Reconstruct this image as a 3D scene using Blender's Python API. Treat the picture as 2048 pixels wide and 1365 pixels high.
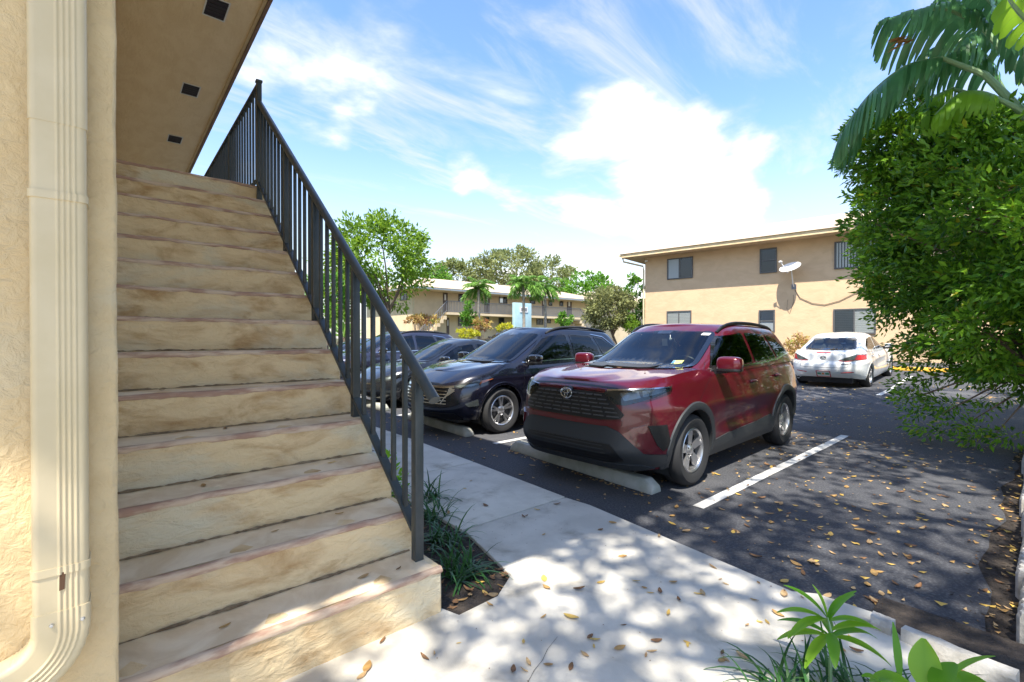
import bpy, bmesh, math, random
import numpy as np
from mathutils import Vector, Matrix
from mathutils.bvhtree import BVHTree
random.seed(7); rng = np.random.default_rng(7)
R = math.radians
sc = bpy.context.scene
COL = sc.collection
for o in list(bpy.data.objects): bpy.data.objects.remove(o)

# ---------------------------------------------------------------- camera
F, CX, CY, CAMH = 940.0, 1024.0, 682.5, 1.48
PIT, YAW = math.atan(6.5/940), R(40.4)
cam = bpy.data.cameras.new('camera'); cam.sensor_width = 36; cam.lens = 36*F/2048
cam.clip_start = .02; cam.clip_end = 3000
camo = bpy.data.objects.new('camera', cam); COL.objects.link(camo)
camo.location = (0, 0, CAMH); camo.rotation_euler = (R(90)-PIT, 0, -YAW)
sc.camera = camo
f0 = np.array([math.sin(YAW), math.cos(YAW), 0]); r0 = np.array([math.cos(YAW), -math.sin(YAW), 0]); u0 = np.array([0, 0, 1.])
fw = f0*math.cos(PIT)-u0*math.sin(PIT); upv = u0*math.cos(PIT)+f0*math.sin(PIT)
CAM = np.array([0, 0, CAMH])
def ray(x, y): return fw+r0*(x-CX)/F+upv*(CY-y)/F
def G(x, y, z=0.): d = ray(x, y); return CAM+d*((z-CAMH)/d[2])          # pixel -> point on a level
def PX(x, y, X): d = ray(x, y); return CAM+d*(X/d[0])                    # pixel -> point on plane X
def PY(x, y, Y): d = ray(x, y); return CAM+d*(Y/d[1])
def PL(x, y, p, n): d = ray(x, y); return CAM+d*(np.dot(np.array(p)-CAM, n)/np.dot(d, n))

# ---------------------------------------------------------------- sky and sun
SUN_AZ, SUN_EL = 212.0, 61.0                                           # direction towards the sun
sv = Vector((math.cos(R(SUN_AZ))*math.cos(R(SUN_EL)), math.sin(R(SUN_AZ))*math.cos(R(SUN_EL)), math.sin(R(SUN_EL))))
sl = bpy.data.lights.new('sun', 'SUN'); sl.energy = 2.7; sl.angle = R(.55); sl.color = (1, .94, .83)
so = bpy.data.objects.new('sun', sl); COL.objects.link(so); so.rotation_euler = sv.to_track_quat('Z', 'Y').to_euler()
w = bpy.data.worlds.new('World'); sc.world = w; w.use_nodes = True
nt = w.node_tree; N = nt.nodes; L = nt.links; N.clear()
def wn(t, **k):
    n = N.new(t)
    for a, b in k.items(): setattr(n, a, b)
    return n
def wmath(op, a, b=None, c=None):
    n = wn('ShaderNodeMath', operation=op)
    for i, v in enumerate((a, b, c)):
        if v is None: continue
        if isinstance(v, (int, float)): n.inputs[i].default_value = v
        else: L.new(v, n.inputs[i])
    return n.outputs[0]
def wramp(src, lo, hi):
    n = wn('ShaderNodeMapRange', interpolation_type='SMOOTHSTEP')
    L.new(src, n.inputs[0]); n.inputs[1].default_value = lo; n.inputs[2].default_value = hi
    return n.outputs[0]
sky = wn('ShaderNodeTexSky', sky_type='NISHITA', sun_disc=False)
sky.sun_elevation = R(SUN_EL); sky.sun_rotation = R(90-SUN_AZ); sky.air_density = 1.25; sky.dust_density = .5; sky.ozone_density = 2.0; sky.altitude = 0
tc = wn('ShaderNodeTexCoord')
sep = wn('ShaderNodeSeparateXYZ'); L.new(tc.outputs['Generated'], sep.inputs[0])
zc = wmath('MAXIMUM', sep.outputs[2], .03)
den = wmath('ADD', zc, .16)
comb = wn('ShaderNodeCombineXYZ'); L.new(wmath('DIVIDE', sep.outputs[0], den), comb.inputs[0]); L.new(wmath('DIVIDE', sep.outputs[1], den), comb.inputs[1])
n1 = wn('ShaderNodeTexNoise'); n1.inputs['Scale'].default_value = 1.35; n1.inputs['Detail'].default_value = 9; n1.inputs['Roughness'].default_value = .56; n1.inputs['Distortion'].default_value = .25
mp = wn('ShaderNodeMapping'); mp.inputs['Location'].default_value = (3.1, .7, 0); L.new(comb.outputs[0], mp.inputs[0]); L.new(mp.outputs[0], n1.inputs['Vector'])
# cloud banks that stand in the sky: soft blobs of extra cover round given directions
def blob(px, py, rad):
    d = Vector(ray(px, py)).normalized()
    dp = wn('ShaderNodeVectorMath', operation='DOT_PRODUCT'); L.new(tc.outputs['Generated'], dp.inputs[0]); dp.inputs[1].default_value = d
    return wramp(dp.outputs['Value'], math.cos(R(rad)), 1.0)
cover = None
for px, py, rad, wt in ((650, 250, 4, .12), (1010, 360, 4, .10), (1310, 270, 8, .17), (1490, 260, 7, .18), (1210, 190, 4.5, .13), (1430, 400, 11, .13), (1130, 310, 5, .12), (1100, 510, 10, .14), (900, 120, 14, .07), (1840, 90, 6, .14), (640, 60, 12, .06), (920, 340, 4, .16), (720, 265, 4, .12), (1330, 520, 14, .14)):
    b = wmath('MULTIPLY', blob(px, py, rad), wt)
    cover = b if cover is None else wmath('ADD', cover, b)
hz = wramp(sep.outputs[2], .32, .0)
dens = wmath('ADD', wmath('ADD', n1.outputs[0], wmath('MINIMUM', cover, .34)), wmath('MULTIPLY', hz, .07))
dens = wmath('SUBTRACT', dens, wmath('MULTIPLY', blob(1560, 60, 22), .10))
mask = wramp(dens, .55, .78)
n2 = wn('ShaderNodeTexNoise'); n2.inputs['Scale'].default_value = 2.2; n2.inputs['Detail'].default_value = 8; n2.inputs['Roughness'].default_value = .62; n2.inputs['Distortion'].default_value = .6
mp2 = wn('ShaderNodeMapping'); mp2.inputs['Scale'].default_value = (.6, 2.0, 1); mp2.inputs['Rotation'].default_value = (0, 0, R(-28)); L.new(comb.outputs[0], mp2.inputs[0]); L.new(mp2.outputs[0], n2.inputs['Vector'])
wisp = wmath('MULTIPLY', wramp(n2.outputs[0], .42, .74), .72)
mask = wmath('MAXIMUM', mask, wisp)
mask = wmath('MAXIMUM', mask, wmath('MULTIPLY', wramp(sep.outputs[2], .42, .0), .8))
shade = wn('ShaderNodeMix', data_type='RGBA'); L.new(wramp(dens, .58, .86), shade.inputs[0])
shade.inputs[6].default_value = (1.75, 1.78, 1.84, 1); shade.inputs[7].default_value = (3.3, 3.25, 3.15, 1)
hs = wn('ShaderNodeHueSaturation'); hs.inputs['Hue'].default_value = .508; hs.inputs['Saturation'].default_value = 1.15; hs.inputs['Value'].default_value = .58; L.new(sky.outputs[0], hs.inputs['Color'])
mx = wn('ShaderNodeMix', data_type='RGBA'); L.new(mask, mx.inputs[0]); L.new(hs.outputs[0], mx.inputs[6]); L.new(shade.outputs[2], mx.inputs[7])
bg = wn('ShaderNodeBackground'); bg.inputs[1].default_value = .15; L.new(mx.outputs[2], bg.inputs[0])
wo = wn('ShaderNodeOutputWorld'); L.new(bg.outputs[0], wo.inputs[0])
sc.view_settings.view_transform = 'Standard'; sc.view_settings.look = 'None'; sc.view_settings.gamma = 1
sc.view_settings.exposure = 2.0; sc.view_settings.use_curve_mapping = False
sc.render.resolution_x = 1024; sc.render.resolution_y = 682
try:
    sc.cycles.max_bounces = 8; sc.cycles.transparent_max_bounces = 12
except Exception: pass

# ---------------------------------------------------------------- helpers
def tag(o, label=None, cat=None, group=None, kind=None):
    for k, v in (('label', label), ('category', cat), ('group', group), ('kind', kind)):
        if v: o[k] = v
    return o
def thing(name, label, cat, loc=(0, 0, 0), group=None, rot=(0, 0, 0)):
    o = bpy.data.objects.new(name, None); COL.objects.link(o); o.empty_display_size = .2
    o.location = loc; o.rotation_euler = rot
    return tag(o, label, cat, group)
def link(me, name, mat, parent=None, local=False):
    o = bpy.data.objects.new(name, me); COL.objects.link(o)
    if mat is not None and not me.materials: me.materials.append(mat)
    if parent is not None:
        o.parent = parent
        if parent.type == 'EMPTY' and not local: o.matrix_parent_inverse = parent.matrix_basis.inverted()
    return o
def copy_tree(o, parent=None):
    c = o.copy(); COL.objects.link(c)
    if parent is not None: c.parent = parent
    for ch in [x for x in bpy.data.objects if x.parent == o]: copy_tree(ch, c)
    return c
def sharp(me, ang=35):
    bm = bmesh.new(); bm.from_mesh(me)
    for f in bm.faces: f.smooth = True
    for e in bm.edges:
        if len(e.link_faces) == 2 and e.calc_face_angle(0) > R(ang): e.smooth = False
    bm.to_mesh(me); bm.free()
def fast(name, v, f, mat, parent=None, tint=None, smooth=False, local=False):
    """big mesh from numpy arrays; f is (n,3) or (n,4)"""
    me = bpy.data.meshes.new(name); v = np.asarray(v, np.float32); f = np.asarray(f, np.int32)
    k = f.shape[1]; me.vertices.add(len(v)); me.vertices.foreach_set('co', v.ravel())
    me.loops.add(f.size); me.loops.foreach_set('vertex_index', f.ravel())
    me.polygons.add(len(f)); me.polygons.foreach_set('loop_start', np.arange(0, f.size, k, dtype=np.int32))
    me.polygons.foreach_set('loop_total', np.full(len(f), k, np.int32))
    if smooth: me.polygons.foreach_set('use_smooth', np.ones(len(f), bool))
    me.update(calc_edges=True)
    if tint is not None:
        a = me.color_attributes.new('tint', 'FLOAT_COLOR', 'POINT')
        c = np.ones((len(v), 4), np.float32); c[:, :3] = np.asarray(tint, np.float32).reshape(-1, 1); a.data.foreach_set('color', c.ravel())
    return link(me, name, mat, parent, local)
class MB:
    def __init__(s): s.v = []; s.f = []
    def add(s, vs, fs):
        n = len(s.v); s.v += [tuple(map(float, p)) for p in vs]; s.f += [tuple(i+n for i in f) for f in fs]; return s
    def box(s, x0, x1, y0, y1, z0, z1):
        return s.add([(x0, y0, z0), (x1, y0, z0), (x1, y1, z0), (x0, y1, z0), (x0, y0, z1), (x1, y0, z1), (x1, y1, z1), (x0, y1, z1)],
                     [(3, 2, 1, 0), (4, 5, 6, 7), (0, 1, 5, 4), (1, 2, 6, 5), (2, 3, 7, 6), (3, 0, 4, 7)])
    def bar(s, a, b, wx, wz, up=(0, 0, 1)):
        a = Vector(a); b = Vector(b); d = (b-a).normalized(); u = Vector(up)
        sd = d.cross(u)
        if sd.length < 1e-4: sd = d.cross(Vector((1, 0, 0)))
        sd.normalize(); t = sd.cross(d); sd *= wx/2; t *= wz/2
        return s.add([a-sd-t, a+sd-t, a+sd+t, a-sd+t, b-sd-t, b+sd-t, b+sd+t, b-sd+t], [(0, 1, 2, 3), (7, 6, 5, 4), (4, 5, 1, 0), (5, 6, 2, 1), (6, 7, 3, 2), (7, 4, 0, 3)])
    def prism(s, pts, vec):
        n = len(pts); vec = Vector(vec); pts = [Vector(p) for p in pts]
        return s.add(pts+[p+vec for p in pts], [tuple(range(n))[::-1], tuple(range(n, 2*n))]+[(i, (i+1) % n, (i+1) % n+n, i+n) for i in range(n)])
    def tube(s, path, r, n=8, flat=1.0):
        P = [Vector(p) for p in path]; k = len(P); rr = r if isinstance(r, (list, tuple)) else [r]*k
        vs = []; fs = []; ref = Vector((0, 0, 1))
        for i in range(k):
            d = (P[min(i+1, k-1)]-P[max(i-1, 0)]).normalized()
            a = d.cross(ref)
            if a.length < .05: a = d.cross(Vector((0, 1, 0)))
            a.normalize(); b = a.cross(d)
            for j in range(n):
                t = 2*math.pi*j/n; vs.append(P[i]+a*math.cos(t)*rr[i]+b*math.sin(t)*rr[i]*flat)
        for i in range(k-1):
            for j in range(n): fs.append((i*n+j, i*n+(j+1) % n, (i+1)*n+(j+1) % n, (i+1)*n+j))
        fs += [tuple(range(n))[::-1], tuple(range((k-1)*n, k*n))]
        return s.add(vs, fs)
    def lathe(s, prof, n=32, c=(0, 0, 0), axis='y', a0=0, a1=360, close=True):
        vs = []; fs = []; full = abs(a1-a0) >= 359.9; m = n if full else n+1
        for i in range(m):
            t = R(a0+(a1-a0)*i/n)
            for r, h in prof:
                p = (r*math.cos(t), h, r*math.sin(t)) if axis == 'y' else ((r*math.cos(t), r*math.sin(t), h) if axis == 'z' else (h, r*math.cos(t), r*math.sin(t)))
                vs.append((p[0]+c[0], p[1]+c[1], p[2]+c[2]))
        k = len(prof)
        for i in range(n):
            j = (i+1) % m
            for q in range(k-1): fs.append((i*k+q, i*k+q+1, j*k+q+1, j*k+q))
        return s.add(vs, fs)
    def sup(s, c, r, e=.6, n=16, m=10):
        """super-ellipsoid"""
        vs = []; fs = []; g = lambda x: math.copysign(abs(x)**e, x)
        for i in range(m+1):
            a = -math.pi/2+math.pi*i/m
            for j in range(n):
                b = 2*math.pi*j/n; vs.append((c[0]+r[0]*g(math.cos(a))*g(math.cos(b)), c[1]+r[1]*g(math.cos(a))*g(math.sin(b)), c[2]+r[2]*g(math.sin(a))))
        for i in range(m):
            for j in range(n): fs.append((i*n+j, i*n+(j+1) % n, (i+1)*n+(j+1) % n, (i+1)*n+j))
        return s.add(vs, fs)
    def build(s, name, mat, parent=None, smooth=False, bevel=0, seg=2, local=False, M=None):
        me = bpy.data.meshes.new(name); me.from_pydata(s.v if M is None else [M @ Vector(p) for p in s.v], [], s.f); me.update()
        bm = bmesh.new(); bm.from_mesh(me)
        if smooth or bevel: bmesh.ops.remove_doubles(bm, verts=bm.verts, dist=1e-5)
        bmesh.ops.recalc_face_normals(bm, faces=bm.faces)
        if bevel: bmesh.ops.bevel(bm, geom=[e for e in bm.edges if len(e.link_faces) == 2 and e.calc_face_angle(0) > R(30)], offset=bevel, segments=seg, affect='EDGES', profile=.5, clamp_overlap=True)
        bm.to_mesh(me); bm.free()
        if smooth or bevel: sharp(me, 40)
        return link(me, name, mat, parent, local)

# ---------------------------------------------------------------- materials
def pmat(name, c1, c2=None, scale=4., rough=.8, metal=0., bump=0., bscale=40., bdist=.01, detail=6, coat=0., ramp=(.35, .65), spec=.5, c3=None, c3scale=.9, c3ramp=(.55, .75), stretch=(1, 1, 1), swirl=0., rvar=0.):
    m = bpy.data.materials.new(name); m.use_nodes = True; t = m.node_tree; b = t.nodes['Principled BSDF']
    b.inputs['Roughness'].default_value = rough; b.inputs['Metallic'].default_value = metal; b.inputs['Specular IOR Level'].default_value = spec
    if coat: b.inputs['Coat Weight'].default_value = coat; b.inputs['Coat Roughness'].default_value = .03
    b.inputs['Base Color'].default_value = (*c1, 1)
    if c2 is None and not bump: return m
    g = t.nodes.new('ShaderNodeNewGeometry'); mp = t.nodes.new('ShaderNodeMapping'); mp.inputs['Scale'].default_value = stretch; t.links.new(g.outputs['Position'], mp.inputs[0])
    def noise(sc_, det, dist=0.):
        n = t.nodes.new('ShaderNodeTexNoise'); n.inputs['Scale'].default_value = sc_; n.inputs['Detail'].default_value = det; n.inputs['Distortion'].default_value = dist; n.inputs['Roughness'].default_value = .6
        t.links.new(mp.outputs[0], n.inputs['Vector']); return n
    def mr(src, lo, hi):
        n = t.nodes.new('ShaderNodeMapRange'); n.inputs[1].default_value = lo; n.inputs[2].default_value = hi; n.interpolation_type = 'SMOOTHSTEP'; t.links.new(src, n.inputs[0]); return n.outputs[0]
    if c2 is not None:
        a = noise(scale, detail, swirl); mx = t.nodes.new('ShaderNodeMix'); mx.data_type = 'RGBA'
        t.links.new(mr(a.outputs[0], *ramp), mx.inputs[0]); mx.inputs[6].default_value = (*c1, 1); mx.inputs[7].default_value = (*c2, 1); out = mx.outputs[2]
        if c3 is not None:
            a3 = noise(c3scale, 5, .4); m3 = t.nodes.new('ShaderNodeMix'); m3.data_type = 'RGBA'
            t.links.new(mr(a3.outputs[0], *c3ramp), m3.inputs[0]); t.links.new(out, m3.inputs[6]); m3.inputs[7].default_value = (*c3, 1); out = m3.outputs[2]
        t.links.new(out, b.inputs['Base Color'])
        if rvar:
            rr = t.nodes.new('ShaderNodeMapRange'); t.links.new(a.outputs[0], rr.inputs[0]); rr.inputs[1].default_value = .3; rr.inputs[2].default_value = .7; rr.inputs[3].default_value = rough-rvar; rr.inputs[4].default_value = rough+rvar; t.links.new(rr.outputs[0], b.inputs['Roughness'])
    if bump:
        n = noise(bscale, 7, swirl); bp = t.nodes.new('ShaderNodeBump'); bp.inputs['Strength'].default_value = bump; bp.inputs['Distance'].default_value = bdist
        t.links.new(n.outputs[0], bp.inputs['Height']); t.links.new(bp.outputs[0], b.inputs['Normal'])
    return m
def leafmat(name, dark, light, rough=.45, trans=.35, third=None):
    m = bpy.data.materials.new(name); m.use_nodes = True; t = m.node_tree; b = t.nodes['Principled BSDF']; b.inputs['Roughness'].default_value = rough; b.inputs['Specular IOR Level'].default_value = .4
    at = t.nodes.new('ShaderNodeAttribute'); at.attribute_name = 'tint'; cr = t.nodes.new('ShaderNodeValToRGB'); t.links.new(at.outputs['Fac'], cr.inputs[0])
    cr.color_ramp.elements[0].color = (*dark, 1); cr.color_ramp.elements[1].color = (*light, 1)
    if third: e = cr.color_ramp.elements.new(.93); e.color = (*light, 1); cr.color_ramp.elements[2].color = (*third, 1)
    t.links.new(cr.outputs[0], b.inputs['Base Color'])
    tr = t.nodes.new('ShaderNodeBsdfTranslucent'); hsv = t.nodes.new('ShaderNodeHueSaturation'); hsv.inputs['Value'].default_value = 1.6; hsv.inputs['Hue'].default_value = .485; t.links.new(cr.outputs[0], hsv.inputs['Color']); t.links.new(hsv.outputs[0], tr.inputs[0])
    mx = t.nodes.new('ShaderNodeMixShader'); mx.inputs[0].default_value = trans; t.links.new(b.outputs[0], mx.inputs[1]); t.links.new(tr.outputs[0], mx.inputs[2]); t.links.new(mx.outputs[0], t.nodes['Material Output'].inputs[0])
    return m
def glassmat(name, tint, ior=1.5):
    m = bpy.data.materials.new(name); m.use_nodes = True; t = m.node_tree; t.nodes.remove(t.nodes['Principled BSDF'])
    tr = t.nodes.new('ShaderNodeBsdfTransparent'); tr.inputs[0].default_value = (*tint, 1); gl = t.nodes.new('ShaderNodeBsdfGlossy'); gl.inputs['Roughness'].default_value = .015; gl.inputs[0].default_value = (.95, .97, 1, 1)
    fr = t.nodes.new('ShaderNodeFresnel'); fr.inputs[0].default_value = ior; mx = t.nodes.new('ShaderNodeMixShader')
    t.links.new(fr.outputs[0], mx.inputs[0]); t.links.new(tr.outputs[0], mx.inputs[1]); t.links.new(gl.outputs[0], mx.inputs[2]); t.links.new(mx.outputs[0], t.nodes['Material Output'].inputs[0])
    return m
MT = dict(
    stucco=pmat('stucco', (.71, .55, .32), (.64, .48, .265), 3, .85, 0, .8, 30, .014, swirl=.5, c3=(.60, .52, .36), c3scale=1.1),
    soffit=pmat('soffit_stucco', (.90, .72, .46), (.84, .65, .39), 5, .85, 0, .9, 30, .014, stretch=(1, .45, 1), swirl=.6),
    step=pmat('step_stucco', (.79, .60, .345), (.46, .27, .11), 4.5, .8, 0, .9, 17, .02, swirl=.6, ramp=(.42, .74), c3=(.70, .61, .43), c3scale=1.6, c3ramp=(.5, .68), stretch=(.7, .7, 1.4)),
    nosing=pmat('worn_nosing_paint', (.40, .235, .16), (.64, .48, .34), 9, .7, 0, .3, 25, .006, ramp=(.38, .6), stretch=(.5, 2, 2)),
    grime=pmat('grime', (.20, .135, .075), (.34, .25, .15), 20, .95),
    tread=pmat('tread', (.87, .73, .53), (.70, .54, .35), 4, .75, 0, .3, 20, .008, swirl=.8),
    fascia=pmat('brown_fascia', (.24, .15, .105), (.20, .125, .09), 6, .6),
    white=pmat('white_trim', (.75, .74, .72), rough=.5),
    spout=pmat('cream_metal', (.64, .53, .34), (.60, .49, .30), 5, .42, 0, .05, 30, .003),
    rust=pmat('rust', (.12, .06, .03), rough=.9),
    screw=pmat('zinc', (.6, .6, .6), rough=.35, metal=.8),
    railing=pmat('dark_bronze_paint', (.035, .045, .05), (.05, .058, .06), 9, .38, 0, .08, 60, .002),
    vent=pmat('vent_dark', (.03, .022, .03), rough=.7),
    asphalt=pmat('asphalt', (.042, .044, .052), (.10, .101, .108), 55, .82, 0, .8, 140, .007, detail=10, ramp=(.42, .72), c3=(.09, .09, .096), c3scale=.8, c3ramp=(.5, .75)),
    oldasphalt=pmat('worn_asphalt', (.05, .05, .056), (.10, .10, .10), 40, .88, 0, .8, 120, .008, detail=8),
    concrete=pmat('concrete', (.52, .49, .425), (.62, .585, .51), 3.0, .85, 0, .3, 70, .005, c3=(.33, .30, .245), c3scale=2.8, c3ramp=(.52, .78)),
    crack=pmat('crack', (.05, .045, .04), rough=.95),
    stop=pmat('concrete_stop', (.43, .43, .39), (.33, .34, .29), 6, .85, 0, .3, 60, .005),
    line=pmat('white_line_paint', (.62, .62, .60), (.20, .20, .20), 26, .75, ramp=(.56, .76), c3=(.42, .41, .39), c3scale=3, c3ramp=(.45, .7)),
    yellow=pmat('yellow_paint', (.72, .40, .02), (.6, .32, .03), 8, .6),
    soil=pmat('mulch', (.028, .022, .018), (.06, .046, .036), 18, .95, 0, .9, 45, .03),
    earth=pmat('ground_grass', (.06, .08, .025), (.11, .10, .05), 3, .95, 0, .4, 20, .03),
    block=pmat('white_block', (.50, .48, .44), (.36, .34, .30), 12, .85, 0, .6, 50, .01),
    tyre=pmat('tyre_rubber', (.018, .018, .019), rough=.75),
    alloy=pmat('alloy', (.55, .55, .56), rough=.28, metal=.9),
    alloydark=pmat('alloy_dark', (.05, .05, .052), rough=.5, metal=.5),
    plastic=pmat('grey_plastic', (.026, .029, .032), rough=.5),
    slat=pmat('grille_slat', (.06, .062, .066), rough=.35),
    black=pmat('black_plastic', (.009, .009, .010), rough=.4),
    gloss=pmat('gloss_black', (.006, .006, .007), rough=.08, coat=1.),
    chrome=pmat('chrome', (.72, .72, .74), rough=.12, metal=1.),
    cabin=pmat('cabin_fabric', (.045, .047, .052), rough=.85),
    cabinlight=pmat('cabin_grey', (.16, .16, .165), rough=.85),
    red=pmat('red_paint', (.095, .002, .011), rough=.28, metal=.25, coat=1.),
    navy=pmat('navy_paint', (.007, .0075, .016), rough=.2, metal=.3, coat=1.),
    blackpaint=pmat('black_car_paint', (.016, .018, .022), rough=.25, metal=.3, coat=1.),
    dusk=pmat('dark_blue_grey_paint', (.035, .038, .065), rough=.3, metal=.4, coat=1.),
    bluegrey=pmat('steel_blue_paint', (.10, .14, .20), rough=.3, metal=.4, coat=1.),
    carwhite=pmat('white_car_paint', (.74, .75, .74), rough=.3, coat=1.),
    lamp=pmat('lamp_reflector', (.16, .18, .175), rough=.25, metal=.8),
    lampdark=pmat('lamp_housing', (.035, .04, .04), rough=.25, metal=.3),
    amber=pmat('amber_lens', (.75, .19, .03), rough=.12, coat=1.),
    redlens=pmat('red_lens', (.50, .012, .02), rough=.12, coat=1.),
    plate=pmat('plate_white', (.7, .72, .70), rough=.4), orange=pmat('plate_orange', (.75, .25, .03), rough=.5), plategreen=pmat('plate_green', (.05, .28, .16), rough=.5), plateblue=pmat('plate_blue', (.16, .26, .42), (.5, .52, .55), 60, .5),
    sticker=pmat('sticker', (.62, .66, .18), rough=.5), stickerblue=pmat('sticker_blue', (.08, .22, .5), rough=.5), paper=pmat('paper', (.75, .77, .78), rough=.6),
    cglass=glassmat('car_glass', (.42, .47, .46)), tglass=glassmat('tinted_car_glass', (.10, .115, .12), 1.6), wglass=glassmat('window_glass', (.72, .75, .75), 1.55), lens=glassmat('lamp_lens', (.85, .87, .88)),
    wall=pmat('painted_stucco', (.61, .435, .265), (.555, .39, .235), 1.4, .9, 0, .5, 5, .02, swirl=.7, stretch=(1, 1, 1.8)),
    fwall=pmat('far_stucco', (.68, .545, .36), (.62, .49, .32), 1.2, .9, 0, .3, 4, .02),
    roof=pmat('shingles', (.52, .405, .30), (.43, .33, .24), 3, .9, 0, .5, 12, .03, stretch=(1, 1, 3)),
    wframe=pmat('bronze_frame', (.085, .085, .085), rough=.5), blind=pmat('blinds', (.66, .65, .62), rough=.7), curtain=pmat('curtain', (.52, .53, .55), rough=.9), room=pmat('dark_room', (.03, .03, .032), rough=.9),
    door=pmat('brown_door', (.10, .065, .05), rough=.5), frail=pmat('grey_rail', (.20, .20, .21), rough=.5), aqua=pmat('aqua_wall', (.36, .52, .56), (.30, .45, .50), 2, .8),
    dish=pmat('dish_white', (.72, .71, .69), rough=.45), cable=pmat('cable', (.12, .09, .07), rough=.7),
    bark=pmat('bark', (.20, .155, .11), (.13, .095, .065), 8, .9, 0, .7, 20, .02), twig=pmat('twig', (.24, .17, .115), (.15, .10, .07), 8, .85), palmbark=pmat('palm_bark', (.36, .33, .28), (.25, .22, .18), 6, .9),
    hedge=leafmat('hedge_leaf', (.03, .115, .010), (.22, .43, .03), .33, .35, (.30, .30, .02)),
    canopy=leafmat('canopy_leaf', (.03, .08, .012), (.10, .19, .03), .5, .3),
    bright=leafmat('bright_leaf', (.07, .16, .012), (.22, .36, .03), .5, .4), olive=leafmat('olive_leaf', (.11, .15, .045), (.28, .31, .12), .6, .3), mid=leafmat('mid_leaf', (.05, .15, .015), (.16, .36, .035), .5, .35),
    sage=leafmat('sage_leaf', (.12, .13, .06), (.28, .30, .10), .6, .3), croton=leafmat('croton_leaf', (.36, .15, .08), (.42, .40, .10), .5, .3, (.16, .32, .04)), yel=leafmat('yellow_green_leaf', (.28, .33, .015), (.55, .52, .04), .5, .35),
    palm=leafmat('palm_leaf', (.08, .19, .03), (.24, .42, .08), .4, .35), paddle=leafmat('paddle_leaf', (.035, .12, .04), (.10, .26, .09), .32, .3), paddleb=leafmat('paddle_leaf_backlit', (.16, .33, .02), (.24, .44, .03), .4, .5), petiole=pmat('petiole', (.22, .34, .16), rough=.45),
    grass=leafmat('mondo_grass', (.012, .055, .014), (.05, .15, .03), .35, .25), young=leafmat('young_leaf', (.10, .30, .02), (.27, .50, .04), .35, .45), drybr=leafmat('dry_leaf', (.30, .12, .04), (.45, .22, .08), .6, .3),
)
LEAFM = [pmat('fallen_ochre', (.44, .27, .09), (.32, .18, .06), 30, .6), pmat('fallen_tan', (.48, .34, .17), (.36, .22, .10), 30, .7), pmat('fallen_brown', (.22, .11, .045), (.13, .07, .03), 30, .7), pmat('fallen_yellow', (.60, .41, .09), (.50, .31, .07), 30, .55)]
# ================================================================ GROUND
GP = [(-50, 0), (8, 0), (12, .04), (15.6, .13), (18.2, .29), (20, .36), (23, .45), (400, .45)]
def gz(X): return float(np.interp(X, [p[0] for p in GP], [p[1] for p in GP]))
SW = .05
eB1, eB2, eA2, eA1 = G(1584, 1182, SW), G(1180, 1010, SW), G(1134, 993, SW), G(857, 888, SW)
def edgeX(y): return float(np.interp(y, [eB1[1], eB2[1], eA2[1], eA1[1]], [eB1[0], eB2[0], eA2[0], eA1[0]]))
m = MB(); m.add([(-900, -900, -.03), (900, -900, -.03), (900, 900, -.03), (-900, 900, -.03)], [(0, 1, 2, 3)])
tag(m.build('ground', MT['earth']), kind='structure')
xs = [2.9, 3.4, 5, 8, 10, 12, 14, 15.6, 17, 18.2, 20, 23, 28, 36, 46]; m = MB(); vs = []
ylow = lambda x: .36-.14*math.exp(-max(0, x-2.9)/1.2)+.03*math.sin(x*3.1)+.02*math.sin(x*7.7)
xx = np.concatenate([np.arange(2.9, 12, .2), np.arange(12, 46, 1.)])
ny = [0, .5, 2, 5, 10, 20, 30]
for x in xx:
    for q in ny: vs.append((x, ylow(x)+q, gz(x)))
k = len(ny); m.add(vs, [(i*k+j, (i+1)*k+j, (i+1)*k+j+1, i*k+j+1) for i in range(len(xx)-1) for j in range(k-1)])
tag(m.build('parking_lot', MT['asphalt']), kind='structure')
m = MB(); m.box(2.95, 24, -.0, .55, -.2, -.006); tag(m.build('soil_strip', MT['soil']), kind='structure')

# sidewalk: base plus slabs; unseen stretch behind the camera added to bounce sunlight
m = MB(); m.box(-4, 2.6, -9.2, 22, -.2, .0); side = m.build('sidewalk', MT['concrete']); tag(side, kind='structure')
def slab(poly): 
    m = MB(); m.prism([(x, y, -.05) for x, y in poly], (0, 0, SW+.05)); return m.build('slab', MT['concrete'], side, bevel=.006)
BX = 1.93
jy = float(G(925, 1060, SW)[1]); jy2 = float(eA2[1])
slab([(-4, -9), (1.62, -9), (1.62, .28), (2.62, .28), (3.02, .62), (3.0, eB1[1]-.1), (eB1[0], eB1[1]), (eB2[0], eB2[1]), (eB2[0]-.02, jy2-.012), (BX+.06, jy-.012), (BX-.1, 2.16), (1.62, 2.03), (1.36, 2.02), (1.30, 2.2), (-4, 2.2)])
y = jy2; yp = jy
for i, dy in enumerate([1.5]*8):
    y2 = y+dy
    slab([(BX+.05, yp+.006 if i == 0 else y+.006), (edgeX(y)-.02, y+.006), (edgeX(y2)-.02, y2-.006), (BX+.05, y2-.006)]); y = y2
m = MB(); m.box(1.31, 2.02, 2.0, 15, -.1, .028); tag(m.build('planting_bed', MT['soil']), kind='structure')
m = MB(); m.box(1.6, 3.3, -1.2, .66, -.1, .02); tag(m.build('planting_bed', MT['soil']), kind='structure')
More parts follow.
